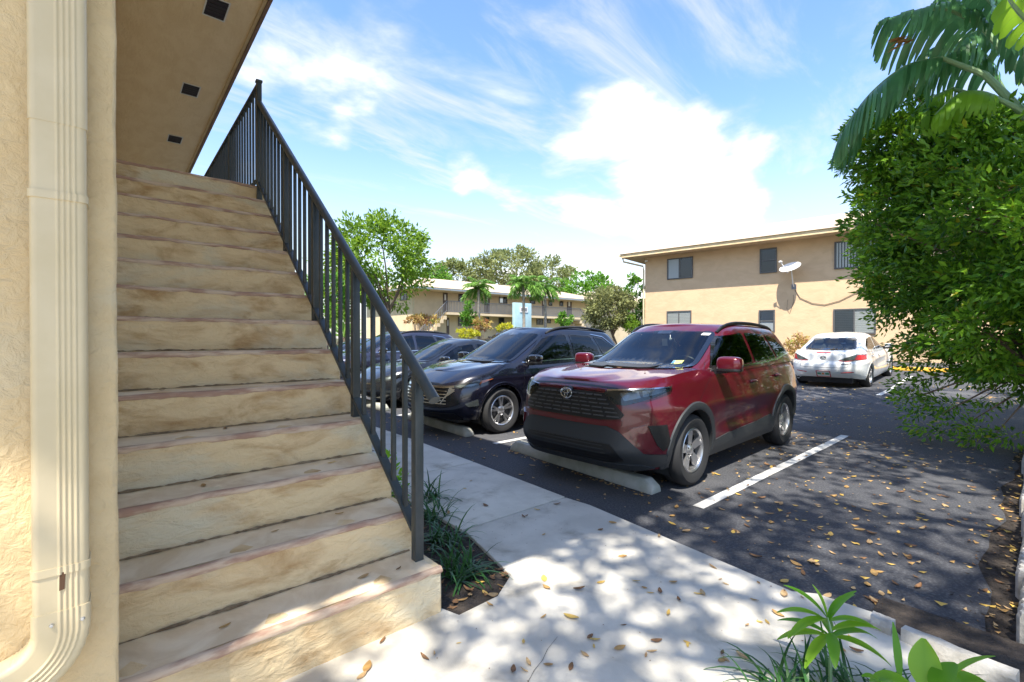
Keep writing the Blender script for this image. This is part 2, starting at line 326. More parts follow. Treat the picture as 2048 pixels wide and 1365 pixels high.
# hairline crack in the near slab
pts = [G(1115, 1275, SW), G(1095, 1300, SW), G(1085, 1322, SW), G(1068, 1343, SW), G(1058, 1362, SW), G(1040, 1400, SW)]
m = MB()
for a, b in zip(pts, pts[1:]):
    s = random.uniform(.0018, .004); m.add([(a[0]-s, a[1], SW+.003), (a[0]+s, a[1], SW+.003), (b[0]+s, b[1], SW+.003), (b[0]-s, b[1], SW+.003)], [(0, 1, 2, 3)])
m.build('crack', MT['crack'], side)
# painted stall lines
def stall_line(name, x0, y0, x1, y1, label, wd=.105):
    n = 8; m = MB(); vs = []
    for i in range(n+1):
        t = i/n; x = x0+(x1-x0)*t; yy = y0+(y1-y0)*t
        for s in (-1, 1): vs.append((x, yy+s*(wd/2+random.uniform(-.003, .003)), gz(x)+.006))
    m.add(vs, [(2*i, 2*i+2, 2*i+3, 2*i+1) for i in range(n)])
    tag(m.build(name, MT['line']), kind='structure')
stall_line('stall_line', 3.88, 2.06, 8.4, 2.13, '')
stall_line('stall_line', 4.05, 5.14, 8.5, 5.20, '')
for yy in (8.2, 11.3, 14.4): stall_line('stall_line', 4.1, yy, 8.6, yy+.06, '')
a, b = G(1757, 788, .13), G(1815, 765, .3)
stall_line('stall_line', a[0], a[1], a[0]+4.5, a[1]+.12, '')

# wheel stops
def wheel_stop(x, y0, y1, z, mat, label, sk=0., group='concrete wheel stops'):
    m = MB(); prof = [(-.085, 0), (.085, 0), (.075, .07), (.055, .13), (-.055, .13), (-.075, .07)]
    vs = []
    for yy, s, h in ((y0, 1, .55), (y0+.09, 1, 1), (y1-.09, 1, 1), (y1, 1, .55)):
        for a, b in prof: vs.append((x+a*s+(yy-y0)*sk, yy, z+b*h))
    n = len(prof); fs = [(i*n+j, i*n+(j+1) % n, (i+1)*n+(j+1) % n, (i+1)*n+j) for i in range(3) for j in range(n)]+[tuple(range(n)), tuple(range(3*n, 4*n))]
    m.add(vs, fs); o = m.build('wheel_stop', MT[mat], bevel=.012); tag(o, label, 'wheel stop', group); return o
wheel_stop(3.93, 2.5, 4.72, 0, 'stop', 'weathered concrete wheel stop lying under the nose of the red car', .06)
wheel_stop(4.07, 5.75, 7.75, 0, 'stop', 'grey concrete wheel stop in front of the navy SUV', .05)
wheel_stop(4.2, 8.85, 10.75, 0, 'stop', 'pale concrete wheel stop in front of the black sedan', .03)
wheel_stop(4.3, 12.0, 13.9, 0, 'stop', 'pale concrete wheel stop in front of the dark blue-grey SUV', .03)
for i, (yy, lb) in enumerate(((2.1, 'yellow painted wheel stop beside the front of the white sedan'), (-.1, 'yellow painted wheel stop behind the hedge branches, next along from the white sedan'), (-2.5, 'yellow painted wheel stop farthest from the white sedan, behind the hedge'))):
    wheel_stop(20.4, yy, yy+1.8, gz(20.4), 'yellow', lb, group='yellow wheel stops')

# white ribbed edging blocks along the bed
def edging(x0, x1, y, label):
    m = MB(); n = 7; d = (x1-x0)/n
    for i in range(n):
        c = x0+(i+.5)*d; m.lathe([(0, -.1), (d*.53, -.1), (d*.53, .135), (d*.40, .16), (0, .165)], 8, (c, y, random.uniform(-.004, .004)), 'z')
    m.box(x0+.01, x1-.01, y-.075, y-.01, -.1, .12)
    tag(m.build('edging_block', MT['block'], smooth=True), label, 'edging block', 'white ribbed edging blocks')
xq = 3.3
for i in range(9):
    edging(xq, xq+.58, .1+.012*math.sin(i*2)+.02*i, 'white ribbed concrete edging block bordering the asphalt under the hedge'); xq += .605
def kerbstone(p, q, wd, h, label):
    p = Vector(p); q = Vector(q); d = q-p; n = Vector((-d.y, d.x, 0)).normalized()*wd/2; m = MB(); vs = []; K = 6
    for i in range(K+1):
        c = p+d*i/K; j = lambda: random.uniform(-.004, .004)
        for s, z in ((-1, -.05), (-1, h*.8), (-.6, h), (.6, h), (1, h*.8), (1, -.05)): vs.append((c.x+n.x*s+j(), c.y+n.y*s+j(), z+j()))
    fs = [(i*6+a, i*6+a+1, (i+1)*6+a+1, (i+1)*6+a) for i in range(K) for a in range(5)]+[(0, 1, 2, 3, 4, 5), tuple(range(K*6, K*6+6))]
    m.add(vs, fs); tag(m.build('kerb_stone', MT['block'], smooth=True), label, 'kerb stone')
a, b, c = G(1745, 1228, .1), G(1795, 1250, .1), G(2035, 1345, .1)
kerbstone((a[0], a[1], 0), (b[0]+.02, b[1]+.02, 0), .10, .10, 'short broken white kerb stone at the end of the sidewalk')
kerbstone((b[0], b[1]-.02, 0), (c[0], c[1], 0), .085, .10, 'long chipped white kerb stone between the asphalt and the young plants')
m = MB(); a, b, c, d = G(1775, 1283, .04), G(1960, 1365, .04), G(1900, 1430, .04), G(1700, 1340, .04)
m.prism([(p[0], p[1], -.05) for p in (a, b, c, d)], (0, 0, .085)); tag(m.build('paving_slab', MT['concrete'], bevel=.006), 'small grey concrete paving slab behind the kerb stone', 'paving slab')

# ================================================================ NEAR BUILDING
NB = thing('apartment_building', 'beige stucco apartment building with overhanging soffit, right beside the concrete stairs', 'building', (-2, 8, 0))
WY = 1.93; WX = .013
def relief_wall(name, x0, x1, z0, z1, Y, nx, nz, mat, par):
    """trowelled stucco face, a slightly uneven sheet with a rounded outer corner"""
    vs = []; fs = []
    for j in range(nz+1):
        z = z0+(z1-z0)*j/nz
        for i in range(nx+1):
            x = x0+(x1-x0)*i/nx; vs.append((x, Y+.004*math.sin(x*9+z*2.3)*math.sin(z*5+x*3)+.002*math.sin(z*23+x*17), z))
        e = .0014*math.sin(z*11)+.0012*math.sin(z*37)
        for a in (25, 55, 90): vs.append((x1+.014*math.sin(R(a))+e, Y+.014*(1-math.cos(R(a))), z))
        vs.append((x1+.014+e, Y+.3, z))
    k = nx+5
    for j in range(nz):
        for i in range(k-1): fs.append((j*k+i, j*k+i+1, (j+1)*k+i+1, (j+1)*k+i))
    m = MB(); m.add(vs, fs); return m.build(name, mat, par, smooth=True)
relief_wall('end_wall', -6, WX-.014, 0, 5.44, WY, 40, 90, MT['stucco'], NB)
m = MB(); m.box(-6, WX-.02, WY+.29, 26, 0, 5.44); m.build('side_wall', MT['stucco'], NB)
SZ = 5.44; FX = 1.40; RY0 = .72  # RY0: unseen front roof edge, its reach shaped to cast the stair shadow
m = MB(); m.box(-6.5, FX, RY0, 26.5, SZ, SZ+.04); sof = m.build('soffit', MT['soffit'], NB)
m = MB(); m.box(FX-.035, FX, RY0, 26.5, SZ-.03, SZ-.002); m.build('trim_board', MT['stucco'], sof)
m = MB(); m.box(FX+.003, FX+.04, RY0, 26.5, SZ-.05, SZ+.2); m.box(-6.5, FX, RY0-.04, RY0-.002, SZ-.05, SZ+.2); m.build('fascia', MT['fascia'], NB)
m = MB(); m.box(FX+.043, FX+.075, RY0-.04, 26.5, SZ+.06, SZ+.215); m.build('drip_edge', MT['white'], NB)
m = MB(); z0, z1 = SZ+.205, SZ+1.6
m.add([(-6.6, RY0-.06, z0), (FX+.09, RY0-.06, z0), (FX+.09, 26.6, z0), (-6.6, 26.6, z0), (-2.6, RY0+4, z1), (-2.6, 22.5, z1)], [(0, 1, 4), (1, 2, 5, 4), (2, 3, 5), (3, 0, 4, 5), (3, 2, 1, 0)]); m.build('roof', MT['roof'], NB)
vc = np.mean([G(x, y, SZ) for x, y in ((371, 162), (399, 170), (389.5, 197), (363.6, 189.5))], axis=0)
for i in range(-1, 7):
    yv = vc[1]+2.44*i; xv = vc[0]; hx, hy = .105, .2
    if yv < 2.4: continue
    m = MB(); m.box(xv-hx, xv+hx, yv-hy, yv+hy, SZ-.004, SZ+.01); v_ = m.build('soffit_vent', MT['vent'], NB)
    m = MB(); t = .014
    for b in ((xv-hx-t, xv-hx, yv-hy-t, yv+hy+t), (xv+hx, xv+hx+t, yv-hy-t, yv+hy+t), (xv-hx, xv+hx, yv-hy-t, yv-hy), (xv-hx, xv+hx, yv+hy, yv+hy+t)): m.box(b[0], b[1], b[2], b[3], SZ-.012, SZ-.001)
    m.build('vent_frame', MT['white'], v_)
    m = MB()
    for q in range(5): yy = yv-hy+.05+q*.075; m.box(xv-hx, xv+hx, yy, yy+.012, SZ-.009, SZ-.0045)
    m.build('louvre', MT['alloydark'], v_)

# balcony slab / landing
RISE, RUN, Y1, Z0, SX = .2215, .285, 2.10, .06, 1.312
zk = lambda k: Z0+RISE*k
yk = lambda k: Y1+RUN*(k-1)
m = MB(); m.box(WX+.003, SX, yk(14)+.6, 26, zk(14)-.2, zk(14)-.003); m.build('balcony_slab', MT['stucco'], NB)

# stairs
ST = thing('staircase', 'straight flight of worn beige stucco concrete stairs with reddish nosings', 'stairs', (.65, 2.1, 0))
for k in range(1, 15):
    m = MB(); y0 = yk(k); y1 = yk(k+1) if k < 14 else yk(14)+.6
    nx = 26; vs = []; fs = []; zt = zk(k); zb = zk(k-1)-.02 if k > 1 else -.02
    def bumpy(x, z, s): return .0022*math.sin(x*7+k*2.1+z*9)+.0016*math.sin(x*19+z*31+k)+.0012*math.sin(x*53+z*67)
    rows = [(y0, zb), (y0, zb+.3*(zt-zb)), (y0, zb+.6*(zt-zb)), (y0, zt-.03), (y0-.002, zt-.012), (y0+.012, zt), (y0+.06, zt+.001), (y0+.16, zt), (y1+.0, zt-.002)]
    xs_ = list(np.linspace(WX-.016, SX-.03, nx))+[SX-.015, SX-.003, SX]
    for (yy, zz) in rows:
        for q, x in enumerate(xs_):
            dy = bumpy(x, zz, 0) if yy <= y0+.001 else 0
            ey = max(0, (x-(SX-.015))/.015)**2*.02 if yy < y0+.06 else 0
            vs.append((x, yy+dy+ey, zz+(.0025*math.sin(x*13+k) if yy > y0 else 0)-(.010 if x >= SX-.001 and zz > zt-.02 else 0)))
    c = len(xs_)
    for r in range(len(rows)-1):
        for q in range(c-1): fs.append((r*c+q, r*c+q+1, (r+1)*c+q+1, (r+1)*c+q))
    m.add(vs, fs)
    n0 = len(m.v); m.add([(SX, y0+.02, -.02), (SX, y1, -.02), (SX, y1, zt-.012), (SX, y0+.02, zt-.012)], [(0, 1, 2, 3)])
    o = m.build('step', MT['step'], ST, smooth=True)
    nz_ = MB(); vs = []; fs = []                                     # the painted nosing follows the step edge
    pr = [(y0-.004, zt-.026), (y0-.007, zt-.016), (y0-.003, zt-.003), (y0+.006, zt+.0042), (y0+.020, zt+.0046), (y0+.022, zt+.001)]
    for (yy, zz) in pr:
        for q, x in enumerate(xs_[:-1]):
            wv = .004*math.sin(x*5+k*1.7)+.003*math.sin(x*31+k)+.003*math.sin(x*71+2*k)
            vs.append((x, yy+bumpy(x, zz, 0)+(wv if yy > y0+.015 else 0), zz+.0025*math.sin(x*13+k)+(wv if zz < zt-.022 else 0)))
    c = len(xs_)-1
    for r in range(len(pr)-1):
        for q in range(c-1): fs.append((r*c+q, r*c+q+1, (r+1)*c+q+1, (r+1)*c+q))
    nz_.add(vs, fs); nz_.build('nosing', MT['nosing'], o, smooth=True)
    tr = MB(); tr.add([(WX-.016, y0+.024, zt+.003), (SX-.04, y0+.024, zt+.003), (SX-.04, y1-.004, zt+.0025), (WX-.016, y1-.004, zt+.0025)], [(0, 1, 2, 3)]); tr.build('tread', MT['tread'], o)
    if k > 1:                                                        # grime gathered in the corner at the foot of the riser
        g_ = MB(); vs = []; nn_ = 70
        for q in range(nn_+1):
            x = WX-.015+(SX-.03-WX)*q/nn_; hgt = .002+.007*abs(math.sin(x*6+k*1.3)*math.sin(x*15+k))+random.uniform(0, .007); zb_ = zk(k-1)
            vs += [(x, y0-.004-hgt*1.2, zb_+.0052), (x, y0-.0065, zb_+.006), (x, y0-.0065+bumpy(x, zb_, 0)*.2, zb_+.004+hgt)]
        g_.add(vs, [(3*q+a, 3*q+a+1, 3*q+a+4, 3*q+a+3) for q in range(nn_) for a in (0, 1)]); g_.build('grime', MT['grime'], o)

# railing
RL = thing('stair_railing', 'dark bronze metal handrail with square balusters along the stair edge and landing', 'railing', (1.25, 2.25, .28))
RX = 1.25; SL = .7886
hz_ = lambda y: 1.165+SL*(y-2.08)                                     # handrail centre
bz_ = lambda y: .455+SL*(y-2.30)                                      # bottom rail centre
posts = [2.255, 3.10, 3.913, 4.732, 5.79]; pt = None
for i, py in enumerate(posts):
    kb = min(14, int((py-.02-Y1)/RUN)+1); m = MB(); ztop = hz_(py)-.012 if i < 4 else 4.30
    m.box(RX-.025, RX+.025, py-.025, py+.025, zk(kb)+.001, ztop); pt = m.build('post', MT['railing'], RL, bevel=.004)
m = MB(); m.box(RX-.032, RX+.032, 5.79-.032, 5.79+.032, 4.30, 4.325); m.build('post_cap', MT['railing'], pt, bevel=.004)
m = MB(); path = [(RX, 2.075, hz_(2.075))]+[(RX, y, hz_(y)) for y in np.linspace(2.12, 5.765, 12)]
m.tube(path, .032, 14, .82); m.build('handrail', MT['railing'], RL, smooth=True)
m = MB(); m.bar((RX, 2.28, bz_(2.28)-.0), (RX, 5.77, bz_(5.77)), .05, .022); m.build('bottom_rail', MT['railing'], RL, bevel=.003)
for a, b in zip(posts, posts[1:]):
    n = 5 if b-a < .9 else 7
    for q in range(1, n+1):
        yy = a+(b-a)*q/(n+1); m = MB(); m.box(RX-.0125, RX+.0125, yy-.0125, yy+.0125, bz_(yy)-.012, hz_(yy)-.02)
        bal = m.build('baluster', MT['railing'], RL, bevel=.002)
m = MB(); m.box(RX-.025, RX+.025, 5.82, 22, 4.262, 4.292); m.build('top_rail', MT['railing'], RL, bevel=.004)
m = MB(); m.box(RX-.018, RX+.018, 5.82, 22, 3.235, 3.26); m.build('lower_rail', MT['railing'], RL, bevel=.003)
yy = 5.92; q = 0; base = None
while yy < 21.9:
    q += 1
    if q % 11 == 0:
        m = MB(); m.box(RX-.022, RX+.022, yy-.022, yy+.022, zk(14)-.01, 4.262); m.build('post', MT['railing'], RL)
    elif base is None:
        m = MB(); m.box(RX-.0115, RX+.0115, -.0085, .0085, 3.26, 4.262); base = m.build('baluster', MT['railing'], RL); base.location.y = yy
    else:
        c = base.copy(); COL.objects.link(c); c.location.y = yy
    yy += .15

# downspout on the end wall
DS = thing('downspout', 'cream corrugated metal downspout with elbow strapped to the stucco wall', 'downspout', (-.11, 1.9, .5))
pa, pb = PY(66, 700, WY-.05), PY(174, 700, WY-.05); dx0, dx1 = float(pa[0])-.004, float(pb[0])+.002
dw = dx1-dx0; dcx = (dx0+dx1)/2
def dprof(sc_=1.0):
    hw, hd, rr = dw/2*sc_, .042*sc_, .016; P = []
    for (cx, cy, a0) in ((hw-rr, -hd+rr, -90), (hw-rr, hd-rr, 0), (-hw+rr, hd-rr, 90), (-hw+rr, -hd+rr, 180)):
        for a in range(0, 91, 18): P.append((cx+rr*math.cos(R(a0+a)), cy+rr*math.sin(R(a0+a))))
    fr = []                                                            # grooved front face
    for q in range(61):
        x = -hw+rr+(2*hw-2*rr)*q/60; u = (x/hw+.12)*5.0
        fr.append((x, -hd+(-.0016*(math.cos(u*math.pi*2)-1)/-1.0 if 0 < u < 4.0 else 0)))
    return P+fr[1:-1]
def sweep(prof, frames, mat, name, par):
    vs = []; n = len(prof)
    for (c, ax) in frames:
        for a, b in prof: vs.append((c[0]+ax[0]*a, c[1]+b, c[2]+ax[1]*a))
    fs = [(i*n+j, i*n+(j+1) % n, (i+1)*n+(j+1) % n, (i+1)*n+j) for i in range(len(frames)-1) for j in range(n)]+[tuple(range(n)), tuple(range((len(frames)-1)*n, len(frames)*n))]
    m = MB(); m.add(vs, fs); return m.build(name, mat, par, smooth=True)
dy_ = WY-.047; zE = float(PY(120, 1262, WY-.09)[2]); zJ = float(PY(120, 1222, WY-.09)[2]); z250 = float(PY(120, 245, WY-.09)[2])
pipe = sweep(dprof(), [((dcx, dy_, zJ-.02), (1, 0)), ((dcx, dy_, 1.0), (1, 0)), ((dcx, dy_, z250), (1, 0))], MT['spout'], 'pipe', DS)
sweep(dprof(1.035), [((dcx, dy_, z250-.004), (1, 0)), ((dcx, dy_, 5.2), (1, 0))], MT['spout'], 'upper_pipe', DS)
fr = [((dcx, dy_, zJ), (1, 0)), ((dcx, dy_, zE), (1, 0))]; Rb = .13
for a in range(4, 73, 4):
    sc_ = 1.0 if (a//4) % 2 else .965
    fr.append(((dcx-Rb+Rb*math.cos(R(a))-.0, dy_, zE-Rb*math.sin(R(a))), (math.cos(R(a))*sc_, -math.sin(R(a))*sc_*1.0)))
c, ax = fr[-1]; fr.append(((c[0]-.25*math.sin(R(72)), c[1], c[2]-.25*math.cos(R(72))), (math.cos(R(72)), -math.sin(R(72)))))
sweep(dprof(1.05), fr, MT['spout'], 'elbow', DS)
for py in (395, 1137):
    zz = float(PY(140, py, WY-.09)[2]); b = sweep([(a*1.06, b*1.08) for a, b in dprof()], [((dcx, dy_, zz-.011), (1, 0)), ((dcx, dy_, zz+.011), (1, 0))], MT['spout'], 'strap', DS)
for px, py in ((103, 1252), (165, 1238)):
    p = PY(px, py, dy_-.046); m = MB(); m.lathe([(0, -.006), (.004, -.005), (.006, 0), (.006, .004)], 8, tuple(p)); m.build('screw', MT['screw'], DS, smooth=True)
p = PY(124, 1160, dy_-.046); m = MB(); m.add([(p[0]-.006, p[1]-.0005, p[2]-.03), (p[0]+.005, p[1]-.0005, p[2]-.028), (p[0]+.008, p[1]-.0005, p[2]+.02), (p[0]-.005, p[1]-.0005, p[2]+.022)], [(0, 1, 2, 3)]); m.build('rust_stain', MT['rust'], pipe)
# ================================================================ CARS
def spl(pts):
    """monotone cubic through (x, y) points"""
    pts = sorted(pts); x = np.array([p[0] for p in pts], float); y = np.array([p[1] for p in pts], float)
    h = np.diff(x); d = np.diff(y)/h; mm = np.zeros(len(x)); mm[0] = d[0]; mm[-1] = d[-1]
    for i in range(1, len(x)-1): mm[i] = 0 if d[i-1]*d[i] <= 0 else 2*d[i-1]*d[i]/(d[i-1]+d[i])
    def f(t):
        t = np.clip(np.asarray(t, float), x[0], x[-1]); i = np.clip(np.searchsorted(x, t)-1, 0, len(x)-2); s = (t-x[i])/h[i]
        return (1+2*s)*(1-s)**2*y[i]+s*(1-s)**2*h[i]*mm[i]+s*s*(3-2*s)*y[i+1]+s*s*(s-1)*h[i]*mm[i+1]
    return f
def half_outline(xf, xr, W, cf, cr, p, q, pr, qr, n):
    t = np.linspace(0, math.pi/2, 120)
    fy = W*np.sin(t)**(2/p); fx = xf-cf*(1-np.cos(t)**(2/q))
    ry = W*np.sin(t)**(2/pr); rx = xr+cr*(1-np.cos(t)**(2/qr))
    sx = np.linspace(xf-cf, xr+cr, 60)[1:-1]
    x = np.concatenate([fx, sx, rx[::-1]]); y = np.concatenate([fy, np.full(len(sx), W), ry[::-1]])
    s = np.concatenate([[0], np.cumsum(np.hypot(np.diff(x), np.diff(y)))]); u = np.linspace(0, s[-1], n)
    return np.interp(u, s, x), np.interp(u, s, y)
def stack(levels, n):
    """levels: list of (x array, y array, z array) half outlines -> full closed rings"""
    V = []
    for x, y, z in levels:
        V.append(np.concatenate([np.stack([x, y, z], 1), np.stack([x[-2:0:-1], -y[-2:0:-1], z[-2:0:-1]], 1)]))
    m = len(V[0]); Fc = []
    for i in range(len(V)-1):
        for j in range(m): Fc.append((i*m+j, i*m+(j+1) % m, (i+1)*m+(j+1) % m, (i+1)*m+j))
    return np.concatenate(V), Fc
def inpoly(px, pz, poly):
    c = False; n = len(poly)
    for i in range(n):
        x1, z1 = poly[i]; x2, z2 = poly[i-1]
        if (z1 > pz) != (z2 > pz) and px < (x2-x1)*(pz-z1)/(z2-z1)+x1: c = not c
    return c
def shrink(poly, d):
    cx = sum(p[0] for p in poly)/len(poly); cz = sum(p[1] for p in poly)/len(poly); out = []
    for x, z in poly:
        l = math.hypot(x-cx, z-cz); k = max(0, (l-d)/l); out.append((cx+(x-cx)*k, cz+(z-cz)*k))
    return out
def rounded(poly, r=.04, k=4):
    out = []; n = len(poly)
    for i in range(n):
        p0, p1, p2 = (Vector(poly[i-1]), Vector(poly[i]), Vector(poly[(i+1) % n])); a = p0-p1; b = p2-p1
        rr = min(r, a.length*.45, b.length*.45); a = p1+a.normalized()*rr; b = p1+b.normalized()*rr
        for q in range(k+1): t = q/k; out.append(tuple(a*(1-t)**2+p1*2*t*(1-t)+b*t*t))
    return out
def strip(line, wd, closed=False):
    P = [Vector(p) for p in line]; Lf = []; Rt = []
    for i in range(len(P)):
        d = (P[min(i+1, len(P)-1)]-P[max(i-1, 0)]).normalized(); nn = Vector((-d.y, d.x))*wd/2; Lf.append(tuple(P[i]+nn)); Rt.append(tuple(P[i]-nn))
    return Lf+Rt[::-1]

class Car:
    def __init__(s, spec, root, paint, hi=True):
        s.sp = spec; s.root = root; s.paint = paint; s.hi = hi
        sp = spec; n = 190 if hi else 110; nl = 30 if hi else 18
        zt, zb = spl(sp['zt']), spl(sp['zb']); ws, xf, xr = spl(sp['ws']), spl(sp['xf']), spl(sp['xr']); pw = spl(sp.get('pw', [(-3, 1), (3, 1)]))
        ax = sp['axles']; s.zt = zt
        vv = np.concatenate([np.linspace(0, .86, nl-8, endpoint=False), .86+.14*np.sin(np.linspace(0, math.pi/2, 8))])
        lev = []
        for v in vv:
            x, y = half_outline(float(xf(v)), float(xr(v)), sp['W']*float(ws(v)), sp['cf'], sp['cr'], sp.get('p', 3.4), 2.1, sp.get('pr', 3.6), 2.1, n)
            z = zb(x)+v*(zt(x)-zb(x)); y = y*pw(x)
            fl = sum(np.exp(-((x-a)/.42)**4)*sp.get('flare', .02)*np.exp(-((z-.55)/.32)**4) for a in ax)
            crease = sp.get('crease', .012)*np.exp(-((z-(sp.get('cz', .82)+.02*x))/.05)**2)-sp.get('scoop', .02)*np.exp(-((z-.58)/.12)**2)*np.exp(-((x-.0)/.8)**4)
            y = y+np.where(y > .5*sp['W'], fl+crease, 0); lev.append((x, y, z))
        Vb, Fb = stack(lev, n); m = len(Vb)//len(lev)
        # hood / deck closing strip
        x, y, z = lev[-1]; rings = 14; top = []
        for r in range(rings+1):
            f = 1-2*r/rings; top.append(np.stack([x, y*f, z+sp.get('crown', .035)*(1-f*f)*np.clip(y/.5, 0, 1)-sp.get('hoodline', .012)*np.exp(-((abs(f)-.62)/.10)**2)*np.clip((x-.9)/.3, 0, 1)*np.clip(y/.5, 0, 1)], 1))
        o = len(Vb); Vt = np.concatenate(top); Ft = [(o+r*n+j, o+r*n+j+1, o+(r+1)*n+j+1, o+(r+1)*n+j) for r in range(rings) for j in range(n-1)]
        V1 = np.concatenate([Vb, Vt]); F1 = Fb+Ft; cab0, cab1 = sp['cabin']
        # greenhouse
        gx, gr, gw, zr = spl(sp['gf']), spl(sp['gr']), spl(sp['gw']), spl(sp['zr'])
        tt = np.concatenate([np.linspace(0, .84, 17 if hi else 10, endpoint=False), .84+.16*np.sin(np.linspace(0, math.pi/2, 7))]); lev2 = []
        for t in tt:
            x, y = half_outline(float(gx(t)), float(gr(t)), sp['W']*float(gw(t)), sp.get('gcf', .55), sp.get('gcr', .5), sp.get('gp', 3.0), 2.1, sp.get('gpr', 3.2), 2.1, n)
            b = zt(x)-.03; z = b+t*(zr(x)-b); lev2.append((x, y, z))
        Vg, Fg = stack(lev2, n); x, y, z = lev2[-1]; top = []; rings2 = 12
        for r in range(rings2+1):
            f = 1-2*r/rings2; top.append(np.stack([x, y*f, z+.03*(1-f*f)*np.clip(y/.4, 0, 1)], 1))
        o = len(Vg); Vr = np.concatenate(top); Fr = [(o+r*n+j, o+r*n+j+1, o+(r+1)*n+j+1, o+(r+1)*n+j) for r in range(rings2) for j in range(n-1)]
        V2 = np.concatenate([Vg, Vr]); F2 = Fg+Fr
        allV = [Vector(p) for p in np.concatenate([V1, V2])]; allF = [tuple(f) for f in F1]+[tuple(i+len(V1) for i in f) for f in F2]
        s.bvh = BVHTree.FromPolygons(allV, allF)
        # holes: wheel arches, cabin opening and window openings
        ra, zw = sp['arch'], sp['wr']
        keep1 = []
        for f in F1:
            c = V1[list(f)].mean(0)
            if abs(c[1]) > .45 and any((c[0]-a)**2+(c[2]-zw)**2 < (ra-.004)**2 for a in ax): continue
            if max(f) >= len(Vb) and min(f) >= len(Vb) and cab1+.05 < c[0] < cab0-.05 and abs(c[1]) < .9*sp['W']*float(gw(0))-.05: continue
            keep1.append(f)
        keep2 = []
        side = [shrink(w, .028) for w in sp['sidewin']]; ws_ = shrink(sp['wind'], .03); rw_ = shrink(sp['rear'], .03)
        for f in F2:
            P = V2[list(f)]; c = P.mean(0); nn = np.cross(P[1]-P[0], P[3]-P[0]) if len(f) == 4 else np.array([0, 0, 1.]); l = np.linalg.norm(nn)
            if l < 1e-9: nn = np.cross(P[2]-P[1], P[3]-P[1]); l = np.linalg.norm(nn)+1e-9
            nn = np.abs(nn/l)
            if nn[1] > .45 and any(inpoly(c[0], c[2], w) for w in side): continue
            if c[0] > 0 and nn[1] < .62 and min(f) < len(Vg) and inpoly(c[1], c[2], ws_): continue
            if c[0] < 0 and nn[1] < .62 and min(f) < len(Vg) and inpoly(c[1], c[2], rw_): continue
            keep2.append(f)
        m = MB(); m.v = [tuple(p) for p in V1]; m.f = keep1; s.body = m.build('body', paint, root, smooth=True, local=True)
        m = MB(); m.v = [tuple(p) for p in V2]; m.f = keep2; s.roof = m.build('roof', paint, root, smooth=True, local=True)
        s.windows(); s.wheels(); s.inside()
    # --- surface patches laid on the body
    def hit(s, mode, a, z, sg=1, xc=1.3):
        if mode == 'side': o, d = Vector((a, 3*sg, z)), Vector((0, -sg, 0))
        elif mode == 'front': o, d = Vector((6, a, z)), Vector((-1, 0, 0))
        elif mode == 'rear': o, d = Vector((-6, a, z)), Vector((1, 0, 0))
        elif mode == 'top': o, d = Vector((a, z, 4)), Vector((0, 0, -1))
        else:
            t = R(a); u = Vector((math.cos(t), math.sin(t)*sg, 0)); o, d = Vector((xc, 0, z))+u*4, -u
        h = s.bvh.ray_cast(o, d)
        if h[0] is None: h = s.bvh.find_nearest(o+d*3.2 if mode == 'cyl' else o+d*2.2)
        nn = h[1] if h[1].dot(d) < 0 else -h[1]
        return h[0], nn
    def decal(s, name, poly, mode, mat, off=.004, sg=1, xc=1.3, parent=None, sub=.055, skirt=True, label=None):
        bm = bmesh.new(); fac = 1 if mode != 'cyl' else .017
        vs = [bm.verts.new((p[0]*fac, p[1], 0)) for p in poly]; bm.faces.new(vs); bmesh.ops.triangulate(bm, faces=bm.faces[:])
        for _ in range(5):
            ed = [e for e in bm.edges if e.calc_length() > sub]
            if not ed: break
            bmesh.ops.subdivide_edges(bm, edges=ed, cuts=1); bmesh.ops.triangulate(bm, faces=bm.faces[:])
        bmesh.ops.beautify_fill(bm, faces=bm.faces[:], edges=bm.edges[:])
        base = {}
        for v in bm.verts:
            p, nn = s.hit(mode, v.co.x/fac, v.co.y, sg, xc); base[v] = (p, nn)
        for v, (p, nn) in base.items(): v.co = p+nn*off
        if skirt:
            be = [e for e in bm.edges if len(e.link_faces) == 1]; ext = bmesh.ops.extrude_edge_only(bm, edges=be)
            nv = [g for g in ext['geom'] if isinstance(g, bmesh.types.BMVert)]
            keys = {(round(v.co.x, 5), round(v.co.y, 5), round(v.co.z, 5)): base[v] for v in base}
            for v in nv:
                k = keys.get((round(v.co.x, 5), round(v.co.y, 5), round(v.co.z, 5)))
                if k: v.co = k[0]-k[1]*.004
        bmesh.ops.recalc_face_normals(bm, faces=bm.faces)
        f0_ = max(bm.faces, key=lambda f: f.calc_area()); p, nn = s.hit(mode, *([sum(q[0] for q in poly)/len(poly), sum(q[1] for q in poly)/len(poly)]), sg, xc)
        if f0_.normal.dot(nn) < 0: bmesh.ops.reverse_faces(bm, faces=bm.faces[:])
        me = bpy.data.meshes.new(name); bm.to_mesh(me); bm.free(); sharp(me, 40)
        o = link(me, name, mat, parent or s.root, local=True)
        if label: o['label'] = label
        return o
    def both(s, name, poly, mode, mat, **k):
        return [s.decal(name, poly, mode, mat, sg=g, **k) for g in (1, -1)]
    def line(s, name, pts, wd, mode, mat, **k): return s.decal(name, strip(pts, wd), mode, mat, **k)
